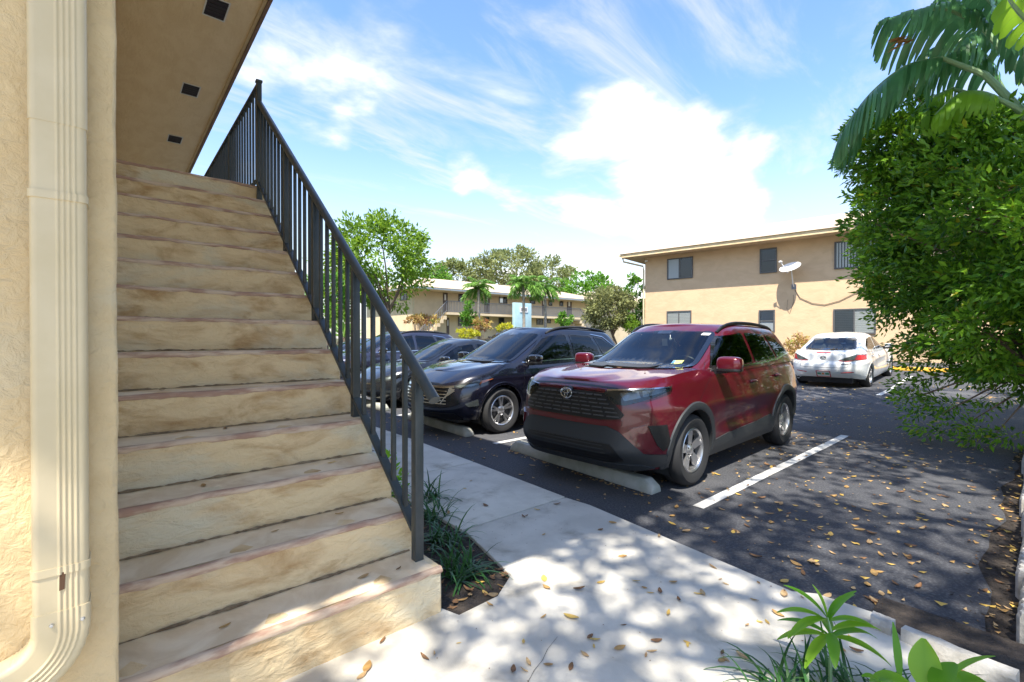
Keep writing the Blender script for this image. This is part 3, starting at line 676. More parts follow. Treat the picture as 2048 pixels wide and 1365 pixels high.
    def windows(s):
        sp = s.sp; g = sp.get('glass', 'cglass')
        for nm, poly, mode in (('windshield', sp['wind'], 'front'), ('rear_window', sp['rear'], 'rear')):
            big = rounded(poly, .07); o = s.decal(nm, big, mode, MT['cglass' if nm == 'windshield' else g], off=.005, skirt=False)
            n = len(big); inner = shrink(big, .045)
            ring = s.ring('window_seal', big, inner, mode, 1, o)
        for i, w in enumerate(sp['sidewin']):
            for sg in (1, -1):
                big = rounded(w, .05); o = s.decal('side_window', big, 'side', MT['cglass' if i == 0 and g == 'cglass' else g], off=.005, sg=sg, skirt=False)
                s.ring('window_seal', big, shrink(big, .03), 'side', sg, o)
    def ring(s, name, outer, inner, mode, sg, parent, mat=None, off=.008):
        vs = []; n = len(outer)
        for P in (outer, inner):
            for a, z in P: p, nn = s.hit(mode, a, z, sg); vs.append(p+nn*off)
        m = MB(); m.add(vs, [(i, (i+1) % n, (i+1) % n+n, i+n) for i in range(n)]); return m.build(name, mat or MT['gloss'], parent, smooth=True, local=True)
    def arch_trim(s, mat, wd=.065, off=.014, a0=-14, a1=194):
        sp = s.sp
        for xa in sp['axles']:
            for sg in (1, -1):
                vs = []; K = 34
                for i in range(K+1):
                    t = R(a0+(a1-a0)*i/K); row = []
                    for rr, of in ((sp['arch']+wd, .001), (sp['arch']+wd*.85, off), (sp['arch']+.012, off), (sp['arch']-.012, off-.01)):
                        x = xa+rr*math.cos(t); z = sp['wr']+rr*math.sin(t); p, nn = s.hit('side', x, max(z, .2), sg); row.append((x, p.y+sg*of, z))
                    row.append((row[-1][0], row[-1][1]-sg*.10, row[-1][2])); vs += row
                m = MB(); m.add(vs, [(i*5+j, i*5+j+1, (i+1)*5+j+1, (i+1)*5+j) for i in range(K) for j in range(4)]); m.build('wheel_arch', mat, s.root, smooth=True, local=True)
    def wheels(s):
        sp = s.sp; Rw, wd = sp['wr'], .225; rim = sp['rim']; yo = sp['track']/2
        for i, xa in enumerate(sp['axles']):
            for sg in (1, -1):
                c = (xa, sg*yo, Rw); h = wd/2
                prof = [(rim, -h+.02), (rim+.03, -h), (Rw-.045, -h-.006), (Rw-.012, -h+.02), (Rw, -h+.05), (Rw, -.012), (Rw-.008, -.008), (Rw-.008, .008), (Rw, .012), (Rw, h-.05), (Rw-.012, h-.02), (Rw-.045, h+.006), (rim+.03, h), (rim, h-.02)]
                m = MB(); m.lathe(prof, 40, c); tyre = m.build('wheel', MT['tyre'], s.root, smooth=True, local=True)
                f = sg*(h-.02)                                       # outer face of rim
                m = MB(); m.lathe([(rim+.004, f), (rim-.008, f+sg*.008), (rim-.022, f-sg*.004), (rim-.03, f-sg*.06), (rim-.02, -f)], 40, c)
                ns = sp['spokes']; dbl = sp.get('double', False)
                for q in range(ns):
                    t0 = 2*math.pi*q/ns+sp.get('phase', .3)+(0 if sg > 0 else 0)
                    for dt in ((-.16, .16) if dbl else (0,)):
                        wi, wo_ = sp.get('spw', (.055, .085)); r1, r2 = .05, rim-.015
                        e1 = Vector((math.cos(t0+dt*.55), math.sin(t0+dt*.55))); e2 = Vector((math.cos(t0+dt), math.sin(t0+dt))); n1 = Vector((-e1.y, e1.x)); n2 = Vector((-e2.y, e2.x))
                        q4 = [e1*r1-n1*wi/2, e1*r1+n1*wi/2, e2*r2+n2*wo_/2, e2*r2-n2*wo_/2]; vs = []
                        for dep in (f-sg*.012, f-sg*.045):
                            for j, p in enumerate(q4): vs.append((c[0]+p.x, c[1]+dep-(sg*.018 if j < 2 and dep == f-sg*.012 else 0), c[2]+p.y))
                        m.add(vs, [(0, 1, 2, 3), (4, 5, 6, 7), (0, 1, 5, 4), (1, 2, 6, 5), (2, 3, 7, 6), (3, 0, 4, 7)])
                m.build('rim', MT['alloy'], tyre, smooth=True, local=True)
                m = MB(); m.lathe([(0, f-sg*.075), (rim-.03, f-sg*.075), (rim-.028, f-sg*.06)], 32, c); m.lathe([(0, f-sg*.06), (.13, f-sg*.06), (.15, f-sg*.074)], 24, c); m.build('brake_disc', MT['alloydark'], tyre, local=True)
                m = MB(); m.lathe([(0, f-sg*.012), (.03, f-sg*.012), (.05, f-sg*.02), (.072, f-sg*.034), (.074, f-sg*.05)], 24, c); hub = m.build('hub', MT['alloy'], tyre, smooth=True, local=True)
                m = MB()
                for q in range(5): t0 = 2*math.pi*q/5+.5; m.lathe([(0, f-sg*.017), (.009, f-sg*.018), (.010, f-sg*.034)], 8, (c[0]+.053*math.cos(t0), c[1], c[2]+.053*math.sin(t0)))
                m.build('wheel_nut', MT['alloydark'], tyre, local=True)
                # dark liner of the wheel housing
                ra = sp['arch']+.012; yb = sg*(sp['W']-.06); ye = sg*(yo-.28); m = MB(); m.lathe([(ra, yb), (ra, ye), (.02, ye)], 28, (xa, 0, Rw), a0=-25, a1=205); m.build('wheel_housing', MT['black'], s.root, local=True)
        m = MB(); x0, x1 = sp['xr0']+.25, sp['xf0']-.3; m.box(x1, x0, -.62, .62, sp.get('under', .2), sp.get('under', .2)+.14); m.build('underbody', MT['black'], s.root, local=True)
    def inside(s):
        sp = s.sp; b = sp['belt']; W = sp['W']; c0, c1 = sp['cabin']
        m = MB(); y = W-.13; z0 = .42; zf = b-.03
        m.add([(c1, -y, z0), (c0, -y, z0), (c0, y, z0), (c1, y, z0), (c1+.02, -y-.02, zf), (c0-.0, -y-.02, zf), (c0, y+.02, zf), (c1+.02, y+.02, zf)], [(0, 1, 2, 3), (0, 1, 5, 4), (1, 2, 6, 5), (2, 3, 7, 6), (3, 0, 4, 7)]); m.build('cabin_lining', MT['cabin'], s.root, local=True)
        m = MB(); dx = sp['dash']; m.prism([(dx+.62, -y, b-.03), (dx+.05, -y, b-.06), (dx, -y, b-.12), (dx+.04, -y, b-.4), (dx+.62, -y, b-.4)], (0, 2*y, 0)); m.build('dashboard', MT['black'], s.root, bevel=.02, local=True)
        t = MT['cabinlight' if sp.get('lightseats') else 'cabin']
        for x, ys in ((sp['seat1'], (.37, -.37)), (sp['seat2'], (.40, 0, -.40))):
            for yy in ys:
                m = MB(); m.sup((x-.16, yy, b-.10), (.11, .24 if x == sp['seat1'] else .2, .34), .5); seat = m.build('seat', t, s.root, smooth=True, local=True)
                m = MB(); m.sup((x-.23, yy, b+.30), (.065, .14, .095), .6); m.build('headrest', t, seat, smooth=True, local=True)
        m = MB(); cx, cz = sp['dash']-.08, b-.03; ring = [(cx+.07*math.sin(a), .37+.18*math.cos(a), cz+.165*math.sin(a)) for a in np.linspace(0, 2*math.pi, 25)]
        m.tube(ring, .014, 6); m.tube([(cx, .20, cz), (cx+.03, .37, cz), (cx, .54, cz)], .018, 6); m.build('steering_wheel', MT['black'], s.root, smooth=True, local=True)
        wx = sum(p[1] for p in sp['wind'])/len(sp['wind']); top = max(p[1] for p in sp['wind']); p, nn = s.hit('front', 0, top-.09)
        m = MB(); m.sup((p.x-.13, 0, p.z-.03), (.03, .12, .038), .6); m.build('rear_view_mirror', MT['black'], s.root, smooth=True, local=True)
    def mirror(s, x, z, paint, wd=.11, h=.075, blackcap=False):
        for sg in (1, -1):
            p, nn = s.hit('side', x, z-.05, sg); y = p.y+sg*(wd+.06)
            m = MB(); m.sup((x+.02, y, z), (.085, wd, h), .55, 20, 12); o = m.build('wing_mirror', MT['gloss'] if blackcap else paint, s.root, smooth=True, local=True)
            m = MB(); m.sup((x-.055, y, z+.004), (.02, wd*.86, h*.8), .5); m.build('mirror_glass', MT['chrome'], o, smooth=True, local=True)
            m = MB(); m.bar((x+.03, p.y-sg*.02, z-.07), (x+.03, y-sg*.03, z-.055), .09, .04, (1, 0, 0)); m.sup((x+.02, y, z-.062), (.088, wd*.98, .022), .5); m.build('mirror_arm', MT['black'], o, smooth=True, local=True)
    def handles(s, spots, mat=None):
        for x, z in spots:
            for sg in (1, -1):
                p, nn = s.hit('side', x, z, sg); m = MB(); m.sup((x, p.y+sg*.022, z), (.10, .014, .016), .6, 14, 8)
                o = m.build('door_handle', mat or s.paint, s.root, smooth=True, local=True)
                m = MB(); m.sup((x+.01, p.y+sg*.002, z-.004), (.075, .008, .028), .7, 14, 8); m.build('handle_recess', MT['black'], o, smooth=True, local=True)
    def rails(s, x0, x1, yy, mat):
        for sg in (1, -1):
            path = []
            for i in range(15):
                t = i/14; x = x0+(x1-x0)*t; p, nn = s.hit('top', x, sg*(yy+.02*math.sin(t*3.1))); path.append((x, p.y, p.z+.035*math.sin(math.pi*t)**.5-.004))
            m = MB(); m.tube(path, .021, 8, 1.1); m.build('roof_rail', mat, s.root, smooth=True, local=True)
    def seams(s, lines, wd=.007):
        for l in lines:
            for sg in (1, -1): s.decal('panel_gap', strip(l, wd), 'side', MT['black'], off=.0015, sg=sg, skirt=False, sub=.09)
    def torus(s, name, c, r1, r2, tr, mat, parent=None, tilt=0., fr='front'):
        sgx = 1 if fr == 'front' else -1
        path = [(c[0]+sgx*math.sin(tilt)*-r2*math.sin(a), c[1]+r1*math.cos(a), c[2]+r2*math.sin(a)) for a in np.linspace(0, 2*math.pi, 29)]
        m = MB(); m.tube(path, tr, 6); return m.build(name, mat, parent or s.root, smooth=True, local=True)
# ---- red SUV ----------------------------------------------------
SUV = dict(W=.915, xf0=2.28, xr0=-2.30, axles=(1.345, -1.345), wr=.362, rim=.225, arch=.43, track=1.60, spokes=5, spw=(.07, .10), phase=.25, cf=.52, cr=.5, p=4.4, flare=.022, crease=.010, cz=.80, scoop=.035,
    zb=[(-2.3, .36), (-1.9, .27), (-1, .235), (1, .235), (1.7, .25), (2.0, .25), (2.3, .27)],
    zt=[(-2.32, 1.13), (-1.9, 1.19), (-1.0, 1.17), (.6, 1.135), (1.05, 1.165), (1.4, 1.15), (1.8, 1.11), (2.1, 1.06), (2.3, 1.015)],
    ws=[(0, .93), (.1, .965), (.3, .99), (.55, 1.0), (.75, .985), (.9, .955), (1, .90)],
    xf=[(0, 2.17), (.12, 2.24), (.22, 2.285), (.36, 2.27), (.5, 2.26), (.72, 2.24), (.86, 2.225), (.95, 2.19), (1, 2.11)],
    xr=[(0, -2.18), (.15, -2.27), (.3, -2.305), (.5, -2.28), (.8, -2.24), (1, -2.17)],
    pw=[(-2.3, .97), (-1.4, 1.0), (1.35, 1.0), (2.3, .955)], crown=.035, hoodline=.016, cabin=(1.0, -2.05), belt=1.145, dash=.52, seat1=-.05, seat2=-.95,
    gf=[(0, 1.16), (.25, .94), (.5, .69), (.75, .44), (.9, .27), (1, .12)], gr=[(0, -2.22), (.3, -2.14), (.6, -2.03), (.85, -1.93), (1, -1.84)], gw=[(0, .93), (.3, .885), (.6, .825), (.85, .76), (.95, .715), (1, .66)],
    zr=[(-2.2, 1.585), (-1.5, 1.64), (-.6, 1.672), (.0, 1.665), (.35, 1.63), (.9, 1.60)], gcf=.55, gcr=.45, gp=3.4,
    wind=[(-.70, 1.17), (0, 1.165), (.70, 1.17), (.60, 1.575), (0, 1.595), (-.60, 1.575)], rear=[(-.66, 1.20), (.66, 1.20), (.56, 1.545), (-.56, 1.545)],
    sidewin=[[(.76, 1.165), (.27, 1.515), (-.30, 1.565), (-.36, 1.19)], [(-.44, 1.192), (-.38, 1.567), (-.98, 1.548), (-1.19, 1.22)], [(-1.25, 1.23), (-1.06, 1.54), (-1.40, 1.50), (-1.70, 1.30)]], glass='tglass')
rootR = thing('parked_car', 'glossy dark red SUV with black wheel arches, parked nose-in at the wheel stop', 'car', (5.70, 3.33, 0), rot=(0, 0, R(180+2.3)), group='cars parked in the near row')
rootR.scale = (.985, .985, .985)
c = Car(SUV, rootR, MT["red"]); rav = c
P_, K_ = MT['plastic'], MT['black']
c.arch_trim(P_, .068)
c.both('sill_cladding', [(.93, .235), (.90, .40), (.55, .43), (-.35, .46), (-.80, .50), (-.93, .42), (-.95, .25)], 'side', P_, off=.014)
c.seams([[(.86, .44), (.90, .75), (.86, 1.09)], [(-.38, .46), (-.40, .80), (-.38, 1.13)], [(-.92, .62), (-1.08, .84), (-1.22, 1.16)], [(1.30, .83), (1.0, 1.02), (.86, 1.09)]])
c.decal('lower_bumper', [(-62, .260), (-58, .400), (-45, .430), (-33, .628), (-27, .667), (27, .667), (33, .628), (45, .430), (58, .400), (62, .260), (50, .245), (-50, .245)], 'cyl', P_, off=.012)
c.decal('bumper_intake', rounded([(-36, .360), (-29, .500), (29, .500), (36, .360), (30, .330), (-30, .330)], .03), 'cyl', K_, off=.016)
for z in (.36, .39, .42, .45, .48): c.decal('intake_bar', strip([(-29+(z-.36)*30, z), (29-(z-.36)*30, z)], .009), 'cyl', P_, off=.024, skirt=False)
c.decal('skid_lip', [(-52, .285), (-44, .325), (44, .325), (52, .285), (44, .270), (-44, .270)], 'cyl', P_, off=.026)
gr = c.decal('grille', rounded([(-34, .739), (-36, .780), (-27, .965), (-20, .975), (20, .975), (27, .965), (36, .780), (34, .739), (24, .719), (-24, .719)], .02), 'cyl', K_, off=.008)
for i, z in enumerate((.757, .795, .833, .871, .909, .946)):
    wv = np.interp(z, [.73, .78, .968], [33, 35, 24]); n = 9
    for q in range(n):
        a0 = -wv+2*wv*(q+(.0 if i % 2 else .12))/n; a1 = a0+2*wv*.80/n
        c.decal('grille_slat', [(a0, z-.005), (a1, z-.005), (a1, z+.006), (a0, z+.006)], 'cyl', MT['slat'], off=.020, parent=gr, sub=.2)
c.line('grille_chin', [(-35, .702), (-26, .688), (0, .686), (26, .688), (35, .702)], .046, 'cyl', MT['red'], off=.024, sub=.04)
c.line('grille_brow', [(-26, .987), (-18, .995), (0, .998), (18, .995), (26, .987)], .022, 'cyl', MT['red'], off=.018, sub=.04)
c.decal('hood_gap', strip([(-33, 1.015), (-18, 1.028), (0, 1.032), (18, 1.028), (33, 1.015)], .016), 'cyl', K_, off=.002, sub=.05, skirt=False)
for g in (1, -1):
    h = c.decal('headlight', [(25, .975), (31, .873), (36, .866), (62, .995), (64, 1.035), (46, 1.025), (28, 1.000)], 'cyl', MT['lampdark'], off=.006, sg=g)
    c.decal('reflector', [(36, .907), (44, .940), (43, .995), (34, .975)], 'cyl', MT['lamp'], off=.010, sg=g, parent=h)
    c.decal('reflector', [(45, .945), (57, .985), (59, 1.015), (45, 1.002)], 'cyl', MT['lamp'], off=.010, sg=g, parent=h)
    c.decal('lamp_strip', strip([(27, .995), (46, 1.018), (62, 1.028)], .012), 'cyl', MT['chrome'], off=.012, sg=g, parent=h, sub=.04)
    c.decal('lamp_lens', [(25, .975), (31, .873), (36, .866), (62, .995), (64, 1.035), (46, 1.025), (28, 1.000)], 'cyl', MT['lens'], off=.016, sg=g, parent=h, skirt=False)
    c.decal('fog_recess', rounded([(47, .686), (58, .686), (61, .500), (56, .440), (52, .500)], .03), 'cyl', K_, off=.007, sg=g)
    c.decal('bumper_fin', [(38, .659), (46, .693), (51, .500), (55, .430), (48, .430), (40, .550)], 'cyl', MT['red'], off=.016, sg=g)
    t = c.decal('tail_light', [(-2.0, .98), (-2.26, 1.0), (-2.27, 1.10), (-1.85, 1.08)], 'side', MT['redlens'], off=.008, sg=g)
p, nn = c.hit('front', 0, .94)
m = MB(); m.lathe([(0, .030), (.05, .026), (.068, .012), (.07, -.02)], 28, (p.x+.012, 0, .944), 'x'); em = m.build('emblem', K_, rootR, smooth=True, local=True)
ex = p.x+.045
for nm, cc, r1, r2, tr in (('emblem_ring', (ex-.004, 0, .944), .070, .052, .0065), ('emblem_ring', (ex, 0, .944), .021, .048, .005), ('emblem_ring', (ex+.002, 0, .962), .046, .020, .005)): c.torus(nm, cc, r1, r2, tr, MT['chrome'], em)
c.mirror(.70, 1.215, MT['red'], .13, .085); c.handles([(-.20, .97), (-1.05, 1.0)])
c.rails(.15, -1.75, .60, K_)
for g in (1, -1): c.decal('window_trim', strip([(.80, 1.145), (.1, 1.162), (-.6, 1.177), (-1.2, 1.207), (-1.72, 1.285)], .018), 'side', MT['chrome'], off=.010, sg=g, sub=.08)
for pts in ([(.42, 1.178), (-.12, 1.188)], [(-.05, 1.178), (-.62, 1.188)]): c.line('wiper_blade', pts, .018, 'front', K_, off=.018, sub=.06)
p, nn = c.hit('front', .50, 1.155); c.decal('registration_sticker', [(.46, 1.20), (.56, 1.203), (.555, 1.24), (.455, 1.237)], 'front', MT['sticker'], off=.009, skirt=False)
c.decal('registration_sticker', [(.46, 1.205), (.485, 1.206), (.482, 1.235), (.458, 1.234)], 'front', MT['stickerblue'], off=.0105, skirt=False)
c.decal('toll_tag', [(.48, 1.53), (.56, 1.527), (.565, 1.552), (.485, 1.555)], 'front', MT['paper'], off=.009, skirt=False)
p, nn = c.hit('front', .06, 1.42); m = MB(); m.prism([(p.x-.16, .03, 1.40), (p.x-.16, .10, 1.40), (p.x-.15, .10, 1.49), (p.x-.15, .03, 1.49)], (.01, 0, 0)); m.build('parking_permit', MT['cabinlight'], rootR, local=True)
m = MB(); m.tube([(p.x-.15, .14, 1.54), (p.x-.15, .142, 1.50)], .004, 5); m.sup((p.x-.15, .142, 1.485), (.014, .016, .02), .9); m.build('hanging_charm', MT['paper'], rootR, smooth=True, local=True)
m = MB(); m.tube([(.93, .80, 1.10), (.90, .81, 1.24)], .003, 5); m.build('antenna', K_, rootR, local=True)

# ---- navy SUV ---------------------------------------------------
SUV2 = dict(SUV, W=.915, rim=.232, spokes=5, double=True, spw=(.028, .036), arch=.415, flare=.018, scoop=.02, cz=.86, crease=.012, wr=.355,
    zt=[(-2.32, 1.08), (-1.9, 1.14), (-1.0, 1.11), (.6, 1.06), (1.1, 1.075), (1.5, 1.03), (1.9, .955), (2.15, .86), (2.3, .78)],
    xf=[(0, 2.20), (.12, 2.27), (.3, 2.31), (.5, 2.30), (.72, 2.26), (.88, 2.17), (.95, 2.06), (1, 1.93)], cf=.75, p=3.0,
    gf=[(0, 1.26), (.25, 1.02), (.5, .75), (.75, .46), (.9, .26), (1, .1)], zr=[(-2.2, 1.50), (-1.5, 1.60), (-.6, 1.652), (.0, 1.645), (.35, 1.615), (.9, 1.58)], belt=1.07,
    wind=[(-.72, 1.085), (0, 1.07), (.72, 1.085), (.60, 1.555), (0, 1.575), (-.60, 1.555)], rear=[(-.62, 1.20), (.62, 1.20), (.52, 1.46), (-.52, 1.46)],
    sidewin=[[(.82, 1.10), (.26, 1.49), (-.30, 1.545), (-.34, 1.13)], [(-.42, 1.132), (-.38, 1.548), (-.98, 1.52), (-1.16, 1.16)], [(-1.22, 1.17), (-1.06, 1.505), (-1.30, 1.475), (-1.70, 1.25)]])
def suv2(root, paint, front=True, hi=True):
    c = Car(SUV2, root, paint, hi)
    c.arch_trim(paint, .03, .008)
    c.seams([[(.90, .35), (.92, .7), (.86, 1.06)], [(-.36, .34), (-.38, .8), (-.36, 1.10)], [(-.95, .6), (-1.1, .84), (-1.2, 1.14)]])
    c.both('sill_cladding', [(.92, .24), (.90, .33), (-.93, .36), (-.95, .25)], 'side', MT['black'], off=.012)
    for g in (1, -1): c.decal('window_trim', strip([(.86, 1.075), (.1, 1.10), (-.6, 1.112), (-1.2, 1.142), (-1.76, 1.225), (-1.34, 1.498), (-1.0, 1.542)], .014), 'side', MT['chrome'], off=.010, sg=g, sub=.08)
    c.mirror(.72, 1.14, paint, .105, .07, True); c.handles([(-.20, .92), (-1.02, .95)]); c.rails(.1, -1.6, .60, MT['alloydark'])
    if front:
        g_ = c.decal('grille', rounded([(-38, .55), (-36, .74), (-22, .79), (22, .79), (36, .74), (38, .55), (26, .45), (-26, .45)], .03), 'cyl', K_, off=.006)
        for z in (.50, .545, .59, .635, .68): c.decal('grille_slat', strip([(-34, z), (34, z)], .014), 'cyl', MT['chrome'], off=.016, parent=g_, skirt=False, sub=.06)
        c.line('grille_bar', [(-40, .745), (-30, .735), (0, .725), (30, .735), (40, .745)], .030, 'cyl', MT['chrome'], off=.02, sub=.05)
        for g in (1, -1):
            c.line('grille_frame', [(36, .74), (41, .70), (33, .60), (29, .50)], .026, 'cyl', MT['chrome'], off=.02, sg=g, sub=.05)
            h = c.decal('headlight', [(38, .755), (43, .725), (56, .745), (76, .865), (60, .835), (45, .79)], 'cyl', MT['lampdark'], off=.006, sg=g)
            c.decal('reflector', [(47, .745), (55, .76), (62, .80), (52, .785)], 'cyl', MT['lamp'], off=.011, sg=g, parent=h)
            c.decal('reflector', [(41, .748), (46, .735), (50, .775), (45, .775)], 'cyl', MT['lamp'], off=.011, sg=g, parent=h)
            c.decal('turn_signal', [(61, .78), (75, .86), (63, .832)], 'cyl', MT['amber'], off=.011, sg=g, parent=h)
            c.decal('lamp_lens', [(38, .755), (43, .725), (56, .745), (76, .865), (60, .835), (45, .79)], 'cyl', MT['lens'], off=.016, sg=g, parent=h, skirt=False)
            c.decal('fog_light', rounded([(49, .50), (60, .565), (61, .475), (52, .455)], .02), 'cyl', MT['lamp'], off=.012, sg=g)
        c.decal('license_plate', [(-.16, .42), (.16, .42), (.16, .57), (-.16, .57)], 'front', MT['plateblue'], off=.03, sub=.2)
        c.decal('bumper_lip', [(-46, .27), (-40, .36), (40, .36), (46, .27)], 'cyl', K_, off=.012)
    for g in (1, -1): c.decal('tail_light', [(-1.95, .93), (-2.28, .95), (-2.29, 1.06), (-1.95, 1.08)], 'side', MT['redlens'], off=.008, sg=g)
    c.line('wiper_blade', [(.45, 1.09), (-.1, 1.10)], .016, 'front', K_, off=.018, sub=.06)
    return c
rN = thing('parked_car', 'glossy navy SUV with chrome grille and double-spoke alloy wheels, parked next to the red car', 'car', (5.93, 6.55, 0), 'cars parked in the near row', (0, 0, R(181))); suv2(rN, MT['navy'])
rD = thing('parked_car', 'dark blue-grey SUV with roof rails, parked beyond the black sedan', 'car', (6.35, 13.0, 0), 'cars parked in the near row', (0, 0, R(180))); suv2(rD, MT['dusk'], True, False)

# ---- sedans -----------------------------------------------------
SED = dict(SUV, W=.875, xf0=2.24, xr0=-2.28, axles=(1.36, -1.28), wr=.318, rim=.215, arch=.355, track=1.53, spokes=5, double=True, spw=(.035, .05), flare=.024, scoop=.02, crease=.010, cz=.74, under=.17, cf=.70, cr=.58, p=3.0, pr=3.4,
    zb=[(-2.3, .36), (-1.8, .27), (-1, .19), (1, .19), (1.7, .20), (2.3, .26)],
    zt=[(-2.32, .985), (-2.15, 1.02), (-1.7, 1.035), (-1.0, .985), (.5, .925), (1.05, .935), (1.4, .90), (1.8, .815), (2.1, .70), (2.25, .62)],
    xf=[(0, 2.15), (.15, 2.22), (.35, 2.24), (.6, 2.21), (.8, 2.13), (.93, 2.0), (1, 1.85)], xr=[(0, -2.12), (.15, -2.23), (.35, -2.28), (.55, -2.26), (.62, -2.225), (.9, -2.20), (1, -2.16)],
    crown=.03, cabin=(1.0, -1.55), belt=.95, dash=.50, seat1=-.05, seat2=-.85,
    gf=[(0, 1.20), (.25, .95), (.5, .68), (.75, .40), (.9, .20), (1, .0)], gr=[(0, -1.86), (.25, -1.66), (.5, -1.42), (.75, -1.18), (.9, -1.0), (1, -.82)], gw=[(0, .935), (.3, .885), (.6, .82), (.85, .745), (.95, .70), (1, .64)],
    zr=[(-1.9, 1.33), (-1.2, 1.395), (-.6, 1.43), (-.1, 1.435), (.3, 1.40), (.9, 1.36)], gcf=.55, gcr=.5, gp=3.0, gpr=3.0,
    wind=[(-.68, .955), (0, .94), (.68, .955), (.55, 1.345), (0, 1.36), (-.55, 1.345)], rear=[(-.63, 1.055), (0, 1.045), (.63, 1.055), (.50, 1.325), (0, 1.335), (-.50, 1.325)],
    sidewin=[[(.80, .955), (.22, 1.275), (-.26, 1.335), (-.30, .985)], [(-.37, .987), (-.33, 1.335), (-.80, 1.30), (-1.22, 1.12), (-1.24, 1.04)]], glass='cglass')
def sedan(root, paint, hi=True, light=False, glass='cglass', front=True, spec=None):
    c = Car(dict(spec or SED, lightseats=light, glass=glass), root, paint, hi); c.arch_trim(paint, .025, .006)
    c.seams([[(.88, .30), (.90, .6), (.82, .93)], [(-.33, .28), (-.34, .7), (-.32, .97)], [(-.92, .52), (-1.05, .70), (-1.22, 1.02)]])
    c.mirror(.68, 1.01, paint, .10, .062); c.handles([(-.18, .80), (-1.0, .84)])
    if front:
        c.decal('grille', rounded([(-30, .44), (-26, .60), (26, .60), (30, .44), (20, .40), (-20, .40)], .03), 'cyl', K_, off=.006); c.line('grille_bar', [(-30, .52), (0, .515), (30, .52)], .03, 'cyl', MT['chrome'], off=.014, sub=.05)
        c.decal('bumper_intake', [(-36, .28), (-30, .36), (30, .36), (36, .28)], 'cyl', K_, off=.006)
        for g in (1, -1):
            h = c.decal('headlight', [(30, .60), (36, .56), (52, .60), (72, .70), (62, .715), (40, .665)], 'cyl', MT['lampdark'], off=.006, sg=g)
            c.decal('reflector', [(36, .59), (50, .62), (60, .68), (42, .65)], 'cyl', MT['lamp'], off=.01, sg=g, parent=h); c.decal('lamp_lens', [(30, .60), (36, .56), (52, .60), (72, .70), (62, .715), (40, .665)], 'cyl', MT['lens'], off=.015, sg=g, parent=h, skirt=False)
            c.decal('fog_light', rounded([(46, .33), (54, .35), (54, .40), (47, .39)], .02), 'cyl', MT['lamp'], off=.01, sg=g)
    return c
rB = thing('parked_car', 'black sedan with low hood, parked behind the navy SUV', 'car', (6.25, 9.75, 0), 'cars parked in the near row', (0, 0, R(180))); sedan(rB, MT['blackpaint'], False)
rS = thing('parked_car', 'steel blue sedan at the far end of the row, beyond the dark SUV', 'car', (6.5, 16.2, 0), 'cars parked in the near row', (0, 0, R(180))); sedan(rS, MT['bluegrey'], False)

mzr = G(1735, 774, .13); ml = G(1600, 765, .13)
MZX, MZY = 15.75+1.28, 4.32
rW = thing('parked_car', 'white sedan seen from behind, parked facing the beige building', 'car', (MZX, MZY, .205), rot=(0, -R(3.3), R(1.5)))
c = sedan(rW, MT['carwhite'], True, True, 'cglass', False)
LX = -1
for g in (1, -1):
    t = c.decal('tail_light', [(g*.86, .80), (g*.84, .93), (g*.70, .935), (g*.47, .845), (g*.36, .79), (g*.52, .775)], 'rear', MT['lamp'], off=.006)
    c.decal('red_lens', [(g*.865, .80), (g*.845, .925), (g*.72, .93), (g*.66, .80)], 'rear', MT['redlens'], off=.010, parent=t)
    c.decal('red_lens', strip([(g*.37, .785), (g*.52, .772), (g*.66, .79)], .014), 'rear', MT['redlens'], off=.010, parent=t, skirt=False)
    c.decal('lamp_bezel', strip([(g*.84, .938), (g*.70, .943), (g*.47, .853), (g*.35, .79)], .010), 'rear', MT['lampdark'], off=.012, parent=t, skirt=False)
    c.decal('reflector_strip', [(g*.40, .455), (g*.66, .475), (g*.67, .495), (g*.40, .475)], 'rear', MT['redlens'], off=.006)
    for q in (.05,): pass
c.line('brake_light', [(-.17, 1.0), (0, .995), (.17, 1.0)], .022, 'rear', MT['redlens'], off=.008, sub=.05)
c.line('trunk_gap', [(-.54, .76), (-.55, .62), (-.45, .605), (0, .60), (.45, .605), (.55, .62), (.54, .76)], .008, 'rear', K_, off=.002, skirt=False)
c.decal('plate_recess', [(-.42, .50), (.42, .50), (.30, .37), (-.30, .37)], 'rear', MT['plate'], off=.002)
pl = c.decal('license_plate', [(-.16, .355), (.16, .355), (.16, .505), (-.16, .505)], 'rear', MT['plate'], off=.012, sub=.3)
for rc, mt in (([(-.02, .41), (.03, .41), (.03, .46), (-.02, .46)], 'orange'), ([(-.14, .41), (-.05, .41), (-.05, .455), (-.14, .455)], 'plategreen'), ([(.05, .41), (.14, .41), (.14, .455), (.05, .455)], 'plategreen')): c.decal('plate_print', rc, 'rear', MT[mt], off=.014, parent=pl, skirt=False, sub=.3)
c.ring('plate_frame', [(-.17, .345), (.17, .345), (.17, .515), (-.17, .515)], [(-.15, .362), (.15, .362), (.15, .498), (-.15, .498)], 'rear', 1, pl, MT['redlens'], .015)
p, nn = c.hit('rear', 0, .86); em = c.torus('emblem', (p.x-.008, 0, .86), .062, .048, .006, MT['alloydark'], fr='rear')
m = MB(); m.tube([(p.x-.010, -.052, .885), (p.x-.010, -.03, .872), (p.x-.010, 0, .842), (p.x-.010, .03, .872), (p.x-.010, .052, .885)], .006, 6); m.build('emblem_wing', MT['alloydark'], em, smooth=True, local=True)
